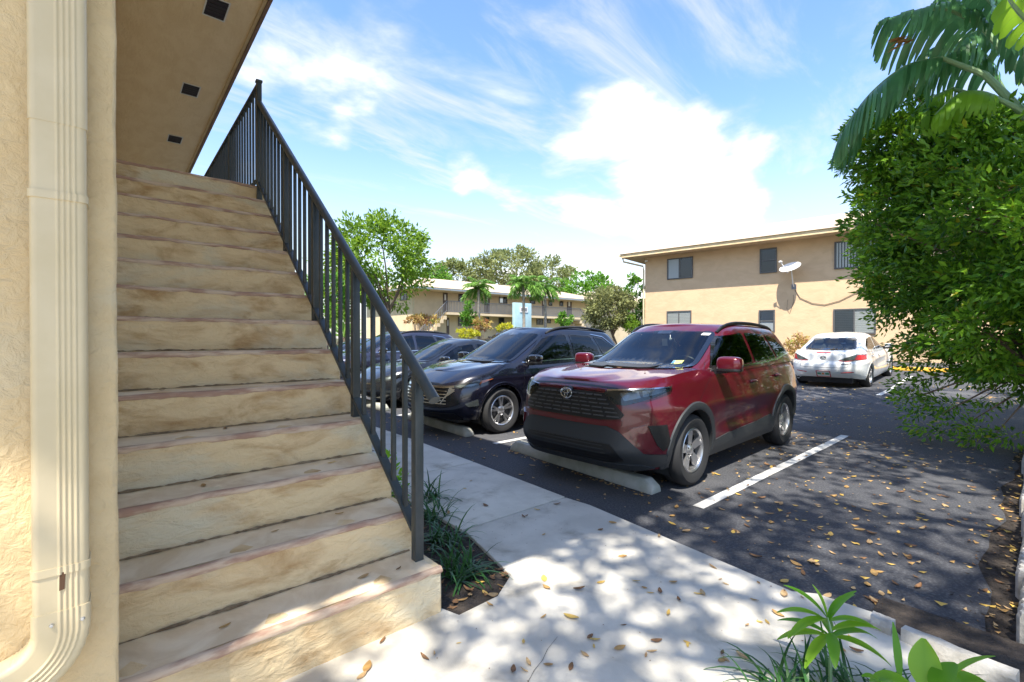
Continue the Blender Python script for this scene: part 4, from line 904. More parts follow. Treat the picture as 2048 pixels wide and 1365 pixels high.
def lettering(txt, size, mat, parent, M):
    cu = bpy.data.curves.new('lettering', 'FONT'); cu.body = txt; cu.size = size; cu.extrude = .002; cu.align_x = 'CENTER'
    t = bpy.data.objects.new('lettering', cu); COL.objects.link(t); dg = bpy.context.evaluated_depsgraph_get(); me = bpy.data.meshes.new_from_object(t.evaluated_get(dg)); bpy.data.objects.remove(t)
    me.transform(M); me.materials.clear(); return link(me, 'lettering', mat, parent, local=True)
for txt, yy, zz in (('mazda 3', .60, .715),):
    p, nn = c.hit('rear', yy, zz); lettering(txt, .06, MT['alloydark'], rW, Matrix.Translation((p.x-.006, yy, zz)) @ Matrix.Rotation(R(-90), 4, 'Z') @ Matrix.Rotation(R(90), 4, 'X'))
c.line('badge', [(-.62, .715), (-.42, .70)], .022, 'rear', MT['alloydark'], off=.006, skirt=False)
m = MB(); m.lathe([(.035, 0), (.04, .0), (.04, .16), (.034, .16), (.034, .0)], 16, (-2.24, .60, .30), 'x'); m.build('exhaust_tip', MT['chrome'], rW, smooth=True, local=True)

# cars parked across the lot
r1 = thing('parked_car', 'white SUV parked far off beside the olive tree', 'car', (30.5, 27.0, .45), rot=(0, 0, R(178)), group='cars parked across the lot'); suv2(r1, MT['carwhite'], False, False)
r2 = thing('parked_car', 'dark car with roof rails, parked across the lot behind the navy SUV', 'car', (20.5, 24.6, .38), rot=(0, 0, R(182)), group='cars parked across the lot'); suv2(r2, MT['blackpaint'], False, False)
# ================================================================ RIGHT BUILDING
BP = np.array([23.75, 15.9, 0]); BT = np.array([.157, -.988, 0]); BT /= np.linalg.norm(BT); BN = np.array([-BT[1]*-1, -BT[0], 0]); BN = np.array([BT[1], -BT[0], 0])  # towards the lot
def bw(s, z, o=0.): p = BP+BT*s+BN*o; return Vector((p[0], p[1], z))
def bs(px, py, o=0.): P = PL(px, py, BP+BN*o, BN); return float((P-BP) @ BT), float(P[2])
RB = thing('apartment_building', 'two-storey tan stucco building with satellite dish on its wall, behind the white sedan', 'building', tuple(bw(6, .45)))
WL, WD, Z1 = 17.0, 11.0, 6.15
m = MB(); m.prism([bw(0, 0), bw(WL, 0), bw(WL, 0, -WD), bw(0, 0, -WD)], (0, 0, Z1+.02)); m.build('wall', MT['wall'], RB)
OV = 1.0
ze = bs(1475, 487, OV)[1]
m = MB(); m.prism([bw(-OV, ze, OV), bw(WL+OV, ze, OV), bw(WL+OV, ze, -WD-OV), bw(-OV, ze, -WD-OV)], (0, 0, .05)); m.build('soffit', MT['wall'], RB)
m = MB()
for a, b in ((bw(-OV-.01, ze+.07, OV+.015), bw(WL+OV, ze+.07, OV+.015)), (bw(-OV-.015, ze+.07, OV), bw(-OV-.015, ze+.07, -WD-OV))): m.bar(a, b, .03, .2)
m.build('fascia', MT['stucco'], RB)
m = MB(); e = OV+.1; rz = ze+.17; hr = rz+(WD/2+e)*.30
m.add([bw(-e, rz, e), bw(WL+e, rz, e), bw(WL+e, rz, -WD-e), bw(-e, rz, -WD-e), bw(WD/2, hr, -WD/2), bw(WL-WD/2, hr, -WD/2)], [(0, 1, 5, 4), (1, 2, 5), (2, 3, 4, 5), (3, 0, 4), (3, 2, 1, 0)]); rf = m.build('roof', MT['roof'], RB)
for px, py in ((1549, 461), (1613, 449)):
    s_, z_ = bs(px, py, -3); p = bw(s_, z_-.2, -3); m = MB(); m.box(p.x-.09, p.x+.09, p.y-.09, p.y+.09, p.z-.4, p.z+.12); m.box(p.x-.13, p.x+.13, p.y-.13, p.y+.13, p.z+.12, p.z+.17); m.build('roof_vent', MT['white'], rf)
for px, y1, y0 in ((1594, 440, 462), (1693, 438, 455)):
    s_, z_ = bs(px, y1, -3); s2, z2 = bs(px, y0, -3); m = MB(); m.tube([bw(s_, z2-.5, -3), bw(s_, z_, -3)], .015, 5); m.build('vent_pipe', MT['frail'], rf)
def window(par, P, U, V, Nn, w, h, style='slide', mat='wframe', inner='room', t=.055):
    """frame, panes and what shows behind them, set on a wall; P = lower left corner"""
    P, U, V, Nn = (Vector(q) for q in (P, U, V, Nn))
    def rect(m, u0, u1, v0, v1, d0, d1): m.prism([P+U*u0+V*v0+Nn*d0, P+U*u1+V*v0+Nn*d0, P+U*u1+V*v1+Nn*d0, P+U*u0+V*v1+Nn*d0], Nn*(d1-d0))
    m = MB(); rect(m, 0, t, 0, h, .002, .07); rect(m, w-t, w, 0, h, .002, .07); rect(m, t, w-t, 0, t, .002, .068); rect(m, t, w-t, h-t, h, .002, .068)
    if style == 'slide': rect(m, w/2-t*.45, w/2+t*.45, t, h-t, .002, .06); panes = [(t, w/2-t*.45, t, h-t), (w/2+t*.45, w-t, t, h-t)]
    elif style == 'hung': rect(m, t, w-t, h/2-t*.45, h/2+t*.45, .002, .06); panes = [(t, w-t, t, h/2-t*.45), (t, w-t, h/2+t*.45, h-t)]
    else: panes = [(t, w-t, t, h-t)]
    f = m.build('window', MT[mat], par)
    m = MB(); rect(m, t*.5, w-t*.5, t*.5, h-t*.5, .004, .010); m.build('interior', MT['room'], f)
    if inner == 'blinds':
        m = MB(); n = max(4, int(h/.085))
        for i in range(n): z = t+(h-2*t)*(i+.5)/n; a = .036; m.add([P+U*t+V*(z-a)+Nn*.014, P+U*(w-t)+V*(z-a)+Nn*.014, P+U*(w-t)+V*(z+a)+Nn*.024, P+U*t+V*(z+a)+Nn*.024], [(0, 1, 2, 3)])
        m.build('blind_slats', MT['blind'], f)
    elif inner == 'vertical':
        m = MB(); n = max(4, int(w/.11))
        for i in range(n): u = t+(w-2*t)*(i+.5)/n; m.add([P+U*(u-.03)+V*t+Nn*.014, P+U*(u+.03)+V*t+Nn*.024, P+U*(u+.03)+V*(h-t)+Nn*.024, P+U*(u-.03)+V*(h-t)+Nn*.014], [(0, 1, 2, 3)])
        m.build('blind_slats', MT['blind'], f)
    elif inner == 'curtain':
        m = MB(); rect(m, t, w-t, t, h-t, .014, .018); m.build('curtain', MT['curtain'], f)
    elif inner == 'half':
        m = MB(); rect(m, t, w*.45, t, h-t, .014, .018); m.build('curtain', MT['curtain'], f)
    for (u0, u1, v0, v1) in panes:
        m = MB(); m.add([P+U*u0+V*v0+Nn*.035, P+U*u1+V*v0+Nn*.035, P+U*u1+V*v1+Nn*.035, P+U*u0+V*v1+Nn*.035], [(0, 1, 2, 3)]); m.build('pane', MT['wglass'], f)
    return f
for (x0, y0, x1, y1, st, inn) in ((1335, 519, 1386, 556, 'slide', 'half'), (1520, 499, 1554, 545, 'hung', 'room'), (1669, 485, 1760, 532, 'slide', 'vertical'), (1334, 623, 1383, 655, 'slide', 'blinds'), (1518, 621, 1550, 664, 'hung', 'curtain'), (1667, 619, 1752, 668, 'slide', 'blinds')):
    s0, zt_ = bs(x0, y0); s1, zb_ = bs(x1, y1 if y1 < 600 or x0 > 1400 else 655); 
    if x0 == 1334: zb_ = zt_-1.15
    window(RB, bw(s0, zb_), BT, (0, 0, 1), BN, s1-s0, zt_-zb_, st, 'wframe', inn)
# gutter corner and downspout
m = MB(); a = bw(-OV-.06, ze+.02, OV*.5); m.bar(bw(-OV-.08, ze+.1, OV+.1), bw(-OV-.08, ze+.1, -WD), .11, .11); m.build('gutter', MT['spout'], RB)
m = MB(); m.tube([bw(-OV-.05, ze, OV-.25), bw(-OV-.02, ze-.22, OV-.3), bw(-.1, ze-.5, .07), bw(-.06, ze-.75, .06), bw(-.06, .4, .06)], .05, 8); m.build('downspout', MT['spout'], RB, smooth=True)
m = MB(); p = bw(.1, ze-.22, .12); m.lathe([(0, -.1), (.05, -.1), (.07, .03), (.03, .06)], 10, tuple(p)); m.build('flood_light', MT['white'], RB, smooth=True)
# satellite dish
ft = bs(1588, 574); dc = bs(1578, 534)
DR = thing('satellite_dish', 'off-white satellite dish on a bent arm fixed to the tan wall', 'satellite dish', tuple(bw(ft[0], ft[1])))
Pd = PL(1580, 534, BP+BN*.62, BN); C_ = Vector(Pd); look = (Vector(BN)*.62+Vector(BT)*-.28+Vector((0, 0, .75))).normalized()
ua = look.cross(Vector((0, 0, 1))).normalized(); va = ua.cross(look)
m = MB(); vs = []; fs = []; nr, na = 6, 28
for i in range(nr+1):
    r = i/nr
    for j in range(na): a = 2*math.pi*j/na; vs.append(C_+ua*(.50*r*math.cos(a))+va*(.36*r*math.sin(a))+look*(.10*r*r-.1))
for i in range(nr):
    for j in range(na): fs.append((i*na+j, i*na+(j+1) % na, (i+1)*na+(j+1) % na, (i+1)*na+j))
k = len(vs)
for v in list(vs): vs.append(v-look*.012)
for i in range(nr):
    for j in range(na): fs.append((k+i*na+(j+1) % na, k+i*na+j, k+(i+1)*na+j, k+(i+1)*na+(j+1) % na))
fs += [(nr*na+j, nr*na+(j+1) % na, k+nr*na+(j+1) % na, k+nr*na+j) for j in range(na)]
m.add(vs, fs); m.build('reflector', MT['dish'], DR, smooth=True)
horn = Vector(PL(1561, 524, BP+BN*1.0, BN)); low = C_-va*.33+look*.0
m = MB(); m.tube([C_-va*.36-look*.06, low+look*.1, horn], .018, 6); m.tube([low-look*.1, C_-look*.12], .025, 6); m.build('feed_arm', MT['dish'], DR)
m = MB(); d_ = (C_-horn).normalized(); m.tube([horn-d_*.04, horn+d_*.06], .05, 8); m.tube([horn+ua*.07, horn-ua*.07], .035, 8); m.build('feed_horn', MT['dish'], DR, smooth=True)
fo = bw(ft[0], ft[1], .03); m = MB(); m.tube([C_-look*.12, C_-look*.2+Vector((0, 0, -.18)), fo+Vector((0, 0, .15))+Vector(BN)*.25, fo], .024, 8); m.tube([C_-look*.2+Vector((0, 0, -.1)), fo+Vector((0, 0, .02))+Vector(BN)*.05], .012, 6); m.build('mast', MT['dish'], DR, smooth=True)
m = MB(); q = bw(ft[0]-.1, ft[1]-.12, .004); m.prism([q, bw(ft[0]+.1, ft[1]-.12, .004), bw(ft[0]+.1, ft[1]+.12, .004), bw(ft[0]-.1, ft[1]+.12, .004)], Vector(BN)*.02); m.build('foot_plate', MT['frail'], DR)
cp = [bs(*q) for q in ((1590, 580), (1600, 596), (1625, 607), (1650, 610), (1680, 602), (1712, 586), (1735, 570))]
m = MB(); m.tube([bw(a, b, .03) for a, b in cp], .014, 5); tag(m.build('wall_cable', MT['cable']), 'dark cable drooping along the tan wall from the satellite dish', 'cable')
cp = [bs(*q) for q in ((1587, 590), (1588, 603), (1580, 626), (1574, 618), (1576, 600))]
m = MB(); m.tube([bw(a, b, .03) for a, b in cp], .009, 5); m.build('cable_loop', MT['cable'], DR)

# ================================================================ FAR BUILDING
FY, FX0, FX1, FZ = 38.0, 20.6, 47.5, 5.95
FB = thing('apartment_building', 'long two-storey cream building with front balcony and hip roof, across the lot', 'building', (33, 38, .4))
m = MB(); m.box(FX0, FX1, FY, FY+10, 0, FZ); m.build('wall', MT['fwall'], FB)
BY = 36.5; fz = float(PY(1000, 628, BY)[2])-.05; bx0 = float(PY(894, 625, BY)[0]); bx1 = float(PY(1161, 632, BY)[0])
m = MB(); m.box(bx0, bx1, BY, FY-.003, fz-.22, fz); m.build('balcony', MT['fwall'], FB)
oe = 1.75; ez = float(PY(832, 574, FY-oe)[2]); ez2 = float(PY(1180, 600.5, FY-oe)[2]); ez = .5*(ez+ez2)
m = MB(); m.box(FX0-1, FX1+1, FY-oe, FY+11, FZ-.02 if FZ-.02 < ez-.15 else ez-.16, ez-.12); m.build('soffit', MT['fwall'], FB)
m = MB(); m.box(FX0-1.03, FX1+1.03, FY-oe-.03, FY+11.03, ez-.119, ez+.04); m.build('fascia', MT['white'], FB)
m = MB(); e0, e1, g0, g1 = FX0-1.1, FX1+1.1, FY-oe-.1, FY+11.1; mid = (g0+g1)/2; hh = (g1-g0)/2; hr = ez+.05+hh*.26
m.add([(e0, g0, ez+.05), (e1, g0, ez+.05), (e1, g1, ez+.05), (e0, g1, ez+.05), (e0+hh*.75, mid, hr), (e1-hh, mid, hr)], [(0, 1, 5, 4), (1, 2, 5), (2, 3, 4, 5), (3, 0, 4), (3, 2, 1, 0)]); m.build('roof', MT['roof'], FB)
top = fz+1.05
m = MB(); m.box(bx0, bx1, BY+.02, BY+.07, top-.05, top); m.box(bx0, bx1, BY+.025, BY+.065, fz+.08, fz+.12)
x = bx0
while x < bx1: m.box(x, x+.03, BY+.03, BY+.06, fz+.12, top-.05); x += .17
m.build('balcony_railing', MT['frail'], FB)
def fstairs(xt, xb, zt_, zb_):
    n = 10; m = MB(); m2 = MB(); d = (xb-xt)/n
    for i in range(n): z = zt_-(zt_-zb_)*(i+1)/n; m.box(min(xt+d*i, xt+d*(i+1)), max(xt+d*i, xt+d*(i+1)), BY+.05, FY-.3, z-.35, z)
    m.build('outside_stairs', MT['fwall'], FB)
    m2.bar((xt, BY+.05, zt_+1), (xb, BY+.05, zb_+1), .05, .06); m2.bar((xt, BY+.05, zt_+.15), (xb, BY+.05, zb_+.15), .04, .04)
    for i in range(19): x = xt+(xb-xt)*i/18; z = zt_+(zb_-zt_)*i/18; m2.box(x-.015, x+.015, BY+.035, BY+.065, z+.1, z+1)
    m2.build('stair_rail', MT['frail'], FB)
fstairs(bx0, bx0-3.4, fz, .5); fstairs(bx1, bx1+3.4, fz, .5)
def fw_(x0, y0, x1, y1, st='hung', inn='room', mat='wframe'):
    a, b = PY(x0, y1, FY), PY(x1, y0, FY); window(FB, (a[0], FY, a[2]), (1, 0, 0), (0, 0, 1), (0, -1, 0), b[0]-a[0], b[2]-a[2], st, mat, inn, .07)
for q in ((917, 586, 926, 604), (998, 592, 1014, 607, 'slide', 'half'), (1060, 594, 1070, 608), (1097, 597, 1104, 612), (1119, 599, 1126, 613), (916, 635, 925, 652), (997, 636, 1008, 651), (1073, 638, 1086, 650, 'slide'), (1094, 639, 1101, 647), (970, 634, 978, 651), (1139, 641, 1146, 648)): fw_(*q)
def fdoor(x0, y0, x1, z0):
    a, b = PY(x0, y0, FY), PY(x1, y0, FY); m = MB(); m.box(a[0], b[0], FY-.05, FY+.01, z0, a[2]); d = m.build('door', MT['door'], FB); m = MB(); w = (b[0]-a[0]); m.box(a[0]+.25*w, a[0]+.6*w, FY-.06, FY-.052, a[2]-.75, a[2]-.2); m.build('door_light', MT['white'], d)
for q in ((886, 585, 895, fz), (969, 591, 979, fz), (1134, 600, 1143, fz), (1084, 596, 1090, fz), (893, 636, 898, .4)): fdoor(*q)
a, b = PX(801.5, 602, FX0), PX(815, 580, FX0); window(FB, (FX0, a[1], a[2]), (0, -1, 0), (0, 0, 1), (-1, 0, 0), abs(a[1]-b[1]), b[2]-a[2], 'slide', 'wframe', 'half', .08)
a, b = PX(769, 604, FX0), PX(776, 586, FX0); window(FB, (FX0, a[1], a[2]), (0, -1, 0), (0, 0, 1), (-1, 0, 0), abs(a[1]-b[1]), b[2]-a[2], 'plain', 'white', 'curtain', .08)
m = MB(); m.tube([(FX0+.4, FY-oe-.05, ez-.1), (FX0+.2, FY-.9, ez-.45), (FX0+.06, FY-.12, ez-.9), (FX0+.06, FY-.1, .4)], .06, 8); m.build('downspout', MT['spout'], FB, smooth=True)
# pale blue entrance panel with a notice board
a, b = PY(1029, 650, 35.6), PY(1063, 607.5, 35.6)
AP = thing('entrance_sign', 'pale blue upright wall panel with a small notice board in front of the balcony', 'sign', (float(a[0]+b[0])/2, 35.7, .4))
m = MB(); m.box(a[0], b[0], 35.6, 35.95, .2, b[2]); m.build('panel', MT['aqua'], AP, bevel=.02)
c0, c1 = PY(1040, 625, 35.6), PY(1055, 615, 35.6); m = MB(); m.box(c0[0], c1[0], 35.55, 35.598, c0[2], c1[2]); nb = m.build('notice_board', MT['white'], AP)
m = MB(); m.box(c0[0]+.12, c1[0]-.12, 35.54, 35.548, c0[2]+.12, c1[2]-.1); m.build('notice', MT['frail'], nb)
# another hip roof building peeping out behind
p = CAM+ray(1225, 620)*62
m = MB(); HB = thing('apartment_building', 'pale building with low hip roof, half hidden behind the olive tree', 'building', (float(p[0])+3, float(p[1])+3, .4))
x, y = float(p[0]), float(p[1]); m.box(x-4, x+14, y, y+10, 0, 6.3); m.build('wall', MT['fwall'], HB)
m = MB(); m.add([(x-5, y-1, 6.3), (x+15, y-1, 6.3), (x+15, y+11, 6.3), (x-5, y+11, 6.3), (x+1, y+5, 8.0), (x+9, y+5, 8.0)], [(0, 1, 5, 4), (1, 2, 5), (2, 3, 4, 5), (3, 0, 4), (3, 2, 1, 0)]); m.build('roof', MT['roof'], HB)
# ================================================================ VEGETATION
def leaves(name, P, D, S, mat, parent=None, asp=.42, fold=.12, tint=None, droop=0.):
    """one folded leaf of four corners at every point; P points, D directions, S lengths"""
    n = len(P); D = D/np.linalg.norm(D, axis=1, keepdims=True); D[:, 2] -= droop; D /= np.linalg.norm(D, axis=1, keepdims=True)
    A = np.cross(D, rng.normal(size=(n, 3))); A /= np.linalg.norm(A, axis=1, keepdims=True)+1e-9; Nn = np.cross(A, D)
    S = np.asarray(S).reshape(-1, 1); mid = P+D*S*.45
    V = np.stack([P, mid+A*S*asp*.5+Nn*S*fold, P+D*S, mid-A*S*asp*.5+Nn*S*fold], 1).reshape(-1, 3)
    i = np.arange(n)*4; Fc = np.concatenate([np.stack([i, i+1, i+2], 1), np.stack([i, i+2, i+3], 1)])
    t = rng.random(n) if tint is None else tint
    return fast(name, V, Fc, mat, parent, np.repeat(t, 4))
def ball(n, c, r, hollow=.0):
    d = rng.normal(size=(n, 3)); d /= np.linalg.norm(d, axis=1, keepdims=True); u = (hollow+(1-hollow)*rng.random((n, 1)))**(1/2.2)
    return np.asarray(c)+d*u*np.asarray(r), d
def crown(name, c, r, nc, per, size, mat, parent, cl=.28, out=.6, hollow=.35, shape=None):
    C0, dd = ball(nc, c, r, hollow)
    if shape is not None: C0 = C0[[shape(p) for p in C0]]
    P = []; D = []; T = []
    for q in C0:
        rr = cl*min(r)*rng.uniform(.6, 1.3); p, d = ball(per, q, (rr, rr, rr*.7)); P.append(p); D.append(d*.7+(q-np.asarray(c))/np.asarray(r)*out+rng.normal(size=(per, 3))*.5)
        T.append(np.clip(rng.normal(.45+.25*rng.uniform(-1, 1), .2, per), 0, 1))
    P = np.concatenate(P); D = np.concatenate(D); return leaves(name, P, D, size*rng.uniform(.6, 1.25, len(P)), mat, parent, tint=np.concatenate(T)), C0
def branches(m, base, c, r, tips, r0):
    """tapering trunk, then limbs towards the given clump centres"""
    base = Vector(base); c = Vector(c); fork = base.lerp(c, .55)+Vector((random.uniform(-.15, .15), random.uniform(-.15, .15), 0))*min(r)
    m.tube([base, base.lerp(fork, .5)+Vector((random.uniform(-.05, .05), random.uniform(-.05, .05), 0))*min(r), fork], [r0, r0*.8, r0*.62], 9)
    for t in tips:
        t = Vector(t); a = fork+(t-fork)*.45+Vector((random.uniform(-1, 1), random.uniform(-1, 1), random.uniform(0, .6)))*.12*min(r); m.tube([base.lerp(fork, random.uniform(.8, 1)), a, t], [r0*.42, r0*.26, r0*.08], 6)
def tree(name, label, px, py, D, rx, rz, mat, size, nc=60, per=45, base_py=None, base_px=None, group='trees behind the buildings', r0=.18, bark='bark', cl=.28, nb=8, hollow=.35, gz_=.3):
    c = CAM+ray(px, py)*D; r = (rx*D/F, rx*D/F, rz*D/F); b = CAM+ray(base_px or px, 660)*D
    t = thing(name, label, 'tree', (float(b[0]), float(b[1]), gz_), group)
    o, C0 = crown('crown', c, r, nc, per, size, MT[mat], t, cl, hollow=hollow); m = MB()
    branches(m, (b[0], b[1], gz_-.1), c-np.array([0, 0, r[2]*.2]), r, C0[rng.choice(len(C0), min(nb, len(C0)), replace=False)], r0); m.build('trunk', MT[bark], t, smooth=True)
    return t
tree('broadleaf_tree', 'tall bright green tree with open crown and pale limbs, left of the cream building', 765, 520, 33, 98, 95, 'bright', .36, 150, 50, base_px=775, r0=.2, cl=.22, nb=14, hollow=.3)
tree('broadleaf_tree', 'bright green tree low behind the stair railing, beside the tall open-crowned tree', 690, 555, 36, 60, 60, 'bright', .36, 40, 40, r0=.16)
tree('broadleaf_tree', 'mid green tree rising over the left end of the cream roof', 850, 560, 58, 50, 30, 'mid', .5, 45, 40)
tree('broadleaf_tree', 'olive green tree with thin crown above the cream roof, nearest the tall bright tree', 905, 553, 62, 48, 32, 'olive', .5, 70, 46, nb=12)
tree('broadleaf_tree', 'large olive green tree with dark limbs behind the middle of the cream roof', 1018, 538, 64, 78, 40, 'olive', .5, 120, 50, nb=14, r0=.3)
tree('broadleaf_tree', 'wispy olive tree behind the palms and the cream roof', 1098, 553, 66, 48, 36, 'olive', .48, 60, 40, nb=10)
tree('broadleaf_tree', 'dense bright green rounded tree above the right end of the cream roof', 1172, 578, 62, 52, 30, 'mid', .5, 60, 45)
tree('olive_tree', 'small yellow-green tree with a leaning trunk beside the tan building', 1218, 618, 26, 50, 40, 'sage', .2, 110, 60, base_px=1238, r0=.11, nb=9, group='small trees by the tan building', gz_=.4)
tree('broadleaf_tree', 'dark green tree tucked against the corner of the tan building', 1268, 610, 31, 26, 58, 'mid', .24, 55, 50, base_px=1268, r0=.12, group='small trees by the tan building', gz_=.4)
tree('broadleaf_tree', 'green tree glimpsed between the balusters behind the parked cars', 655, 600, 26, 42, 55, 'mid', .28, 40, 40, r0=.12)
def palm(label, px, py, D, span, bot=660):
    c = CAM+ray(px, py)*D; b = CAM+ray(px, bot)*D; t = thing('palm_tree', label, 'palm tree', (float(b[0]), float(b[1]), .4), 'palms in front of the cream building')
    m = MB(); m.tube([(b[0], b[1], .3), (b[0]+.05, b[1], (c[2]+.3)/2), tuple(c)], [.14, .11, .10], 9); m.tube([tuple(c), (c[0], c[1], c[2]+.6)], [.10, .06], 9); m.build('trunk', MT['palmbark'], t, smooth=True)
    Ls = span*D/F
    for i in range(20):
        a = i*2.4+random.random()*.4; el = R(random.uniform(-5, 75)); L_ = Ls*random.uniform(.8, 1.1); P = []; pos = np.array([c[0], c[1], c[2]+.45]); d = np.array([math.cos(a)*math.cos(el), math.sin(a)*math.cos(el), math.sin(el)])
        pts = [pos.copy()]
        for q in range(12): pos = pos+d*L_/12; d = d+np.array([0, 0, -.17]); d /= np.linalg.norm(d); pts.append(pos.copy())
        pts = np.array(pts); LP = []; LD = []
        for q in range(1, 13):
            dr = pts[q]-pts[q-1]; sd = np.cross(dr, [0, 0, 1.]); sd /= np.linalg.norm(sd)+1e-9
            for sg in (1, -1):
                for e in (0, .25, .5, .75): LP.append(pts[q-1]+(pts[q]-pts[q-1])*e); LD.append(sd*sg*.8+dr/np.linalg.norm(dr)*.55+np.array([0, 0, -.45])+rng.normal(size=3)*.12)
        LP = np.array(LP); leaves('frond', LP, np.array(LD), L_*.34*np.interp(np.arange(len(LP))/len(LP), [0, .2, .7, 1], [.6, 1, .9, .4]), MT['palm'], t, asp=.13, fold=.02)
palm('short palm with arching fronds in front of the balcony, nearest the outside stairs', 957, 590, 34, 44)
palm('feathery palm next to the pale blue panel, with drooping fronds', 1047, 583, 35, 48)
palm('feathery palm on the far side of the pale blue panel, its fronds touching its neighbour', 1090, 585, 36, 44)
def shrub(name, label, px, py, D, rx, rz, mat, size, nc=22, per=30, cat='shrub', group=None, base=None):
    c = CAM+ray(px, py)*D; g = base if base is not None else .4; t = thing(name, label, cat, (float(c[0]), float(c[1]), g), group)
    r = (rx*D/F, rx*D/F*.8, rz*D/F); o, C0 = crown('foliage', c, r, nc, per, size, MT[mat], t, .4, hollow=.2); m = MB()
    for q in C0[:9]: m.tube([(c[0]+random.uniform(-.1, .1), c[1]+random.uniform(-.1, .1), g), tuple((np.array([c[0], c[1], g])+q)/2+rng.normal(size=3)*.05), tuple(q)], [.02, .014, .005], 5)
    m.build('stems', MT['twig'], t); return t
shrub('croton_shrub', 'red and yellow croton shrub under the left corner of the cream building', 845, 639, 32, 42, 9, 'croton', .22, 40, 24)
shrub('croton_shrub', 'pink-red croton shrub at the foot of the short palm', 962, 650, 33, 22, 12, 'croton', .22, 24, 24)
shrub('green_shrub', 'tall green shrub beneath the balcony beside the short palm', 938, 628, 33.5, 16, 22, 'mid', .25, 22, 28)
shrub('yellow_hedge', 'low clipped yellow-green hedge behind the dark SUV', 935, 667, 31, 26, 8, 'yel', .15, 30, 40, 'hedge')
shrub('yellow_hedge', 'low yellow-green planting right of the short palm', 1010, 660, 33, 20, 10, 'yel', .2, 22, 26, 'hedge')
shrub('green_shrub', 'bushy green shrub under the balcony right of the pale blue panel', 1128, 640, 36, 16, 12, 'mid', .25, 20, 26)
shrub('green_shrub', 'bright green shrub at the foot of the leaning olive tree', 1262, 648, 25, 16, 16, 'bright', .14, 22, 36)
shrub('croton_shrub', 'red and orange croton shrub between the red car and the white sedan', 1598, 694, 20.0, 30, 24, 'croton', .14, 34, 26, group=None, base=.42)
shrub('green_shrub', 'green shrubs seen between the balusters, below the bright tree', 672, 640, 24, 40, 20, 'bright', .2, 30, 36)
# spiky plant seen through the railing
p = CAM+ray(688, 640)*20; t = thing('yucca_plant', 'spiky green yucca seen through the balusters', 'plant', (float(p[0]), float(p[1]), 0)); n = 70; d = rng.normal(size=(n, 3)); d[:, 2] = abs(d[:, 2])+.2
leaves('leaf_rosette', np.tile([p[0], p[1], 1.5], (n, 1)), d, rng.uniform(.7, 1.1, n), MT['palm'], t, asp=.07, fold=.01); m = MB(); m.tube([(p[0], p[1], -.02), (p[0], p[1], 1.5)], [.1, .07], 8); m.build('stem', MT['bark'], t)
# green wall of trees closing the view far to the left, behind the railing
for i, (px, D) in enumerate(((430, 40), (520, 46), (590, 42))):
    tree('broadleaf_tree', 'green tree low behind the upper stair railing', px, 600, D, 55, 50, 'mid', .4, 40, 34, group='trees behind the stair railing')

# ---- big hedge-like tree at the right ---------------------------
HT = thing('hedge_tree', 'dense dark green small-leaved hedge tree overhanging the asphalt', 'tree', (9.3, -.6, 0))
def hedge_part(c, r, nc, per, size, hollow=.4, cl=.2): return crown('crown', np.array(c), np.array(r), nc, per, size, MT['hedge'], HT, cl, out=.8, hollow=hollow)
tips = []
for c, r, nc, per in (((9.2, -.30, 2.8), (2.7, 2.35, 1.75), 430, 62), ((8.8, .30, 1.75), (1.9, 1.25, 1.0), 190, 56), ((10.8, .65, 3.2), (2.3, 2.0, 1.35), 240, 56), ((7.9, -.3, 2.65), (1.7, 1.5, 1.05), 180, 60)):
    o, C0 = hedge_part(c, r, nc, per, .10); tips.append((c, r, C0))
for px, py, D, r, nc in ((1785, 290, 6.9, (.75, .6, .75), 70), (1785, 430, 7.0, (.7, .6, .7), 60), (1800, 560, 7.0, (.65, .6, .6), 50), (1830, 290, 6.5, (.7, .6, .5), 55), (1960, 300, 5.8, (.8, .6, .5), 60)):
    o, C0 = hedge_part(CAM+ray(px, py)*D, r, nc, 56, .10, .3, .26); tips.append((None, None, C0)); sub_tips = C0
# low sprays reaching over the asphalt
sp_c = []
for px, py, D in ((1815, 800, 7.2), (1830, 765, 7.3), (1850, 790, 6.9), (1880, 830, 6.6), (1930, 850, 6.4), (1960, 800, 6.6), (1840, 720, 7.4), (1810, 700, 7.6), (1790, 640, 7.7), (1990, 870, 6.2), (1900, 760, 6.9), (1870, 700, 7.0)):
    sp_c.append(CAM+ray(px, py)*D)
sp_c = np.array(sp_c); P = []; D_ = []
for q in sp_c:
    for e in range(5): p, d = ball(34, q+rng.normal(size=3)*.14, (.2, .2, .12)); P.append(p); D_.append(d+np.array([-.6, .5, -.25]))
P = np.concatenate(P); D_ = np.concatenate(D_); leaves('low_spray', P, D_, .085*rng.uniform(.6, 1.25, len(P)), MT['hedge'], HT)
m = MB()
for b0, tgt in (((9.2, .05), 0), ((9.6, -.5), 0), ((8.7, -.35), 3), ((10.4, -.4), 2), ((9.0, -.15), 1)):
    c, r, C0 = tips[tgt]; branches(m, (b0[0], b0[1], -.05), c, r, C0[rng.choice(len(C0), 26, replace=False)], .075)
for t3 in tips[4:]:
    for q in t3[2][::7]: a = Vector((9.0, -.1, 2.0+random.random())); b = Vector(q); m.tube([a, a.lerp(b, .5)+Vector((0, 0, .1)), b], [.03, .018, .006], 5)
for q in sp_c: a = Vector((9.1, -.2, .9+random.random()*.6)); b = Vector(q); m.tube([a, a.lerp(b, .5)+Vector((0, 0, .12)), b], [.028, .016, .005], 5)
m.build('trunk', MT['twig'], HT, smooth=True)
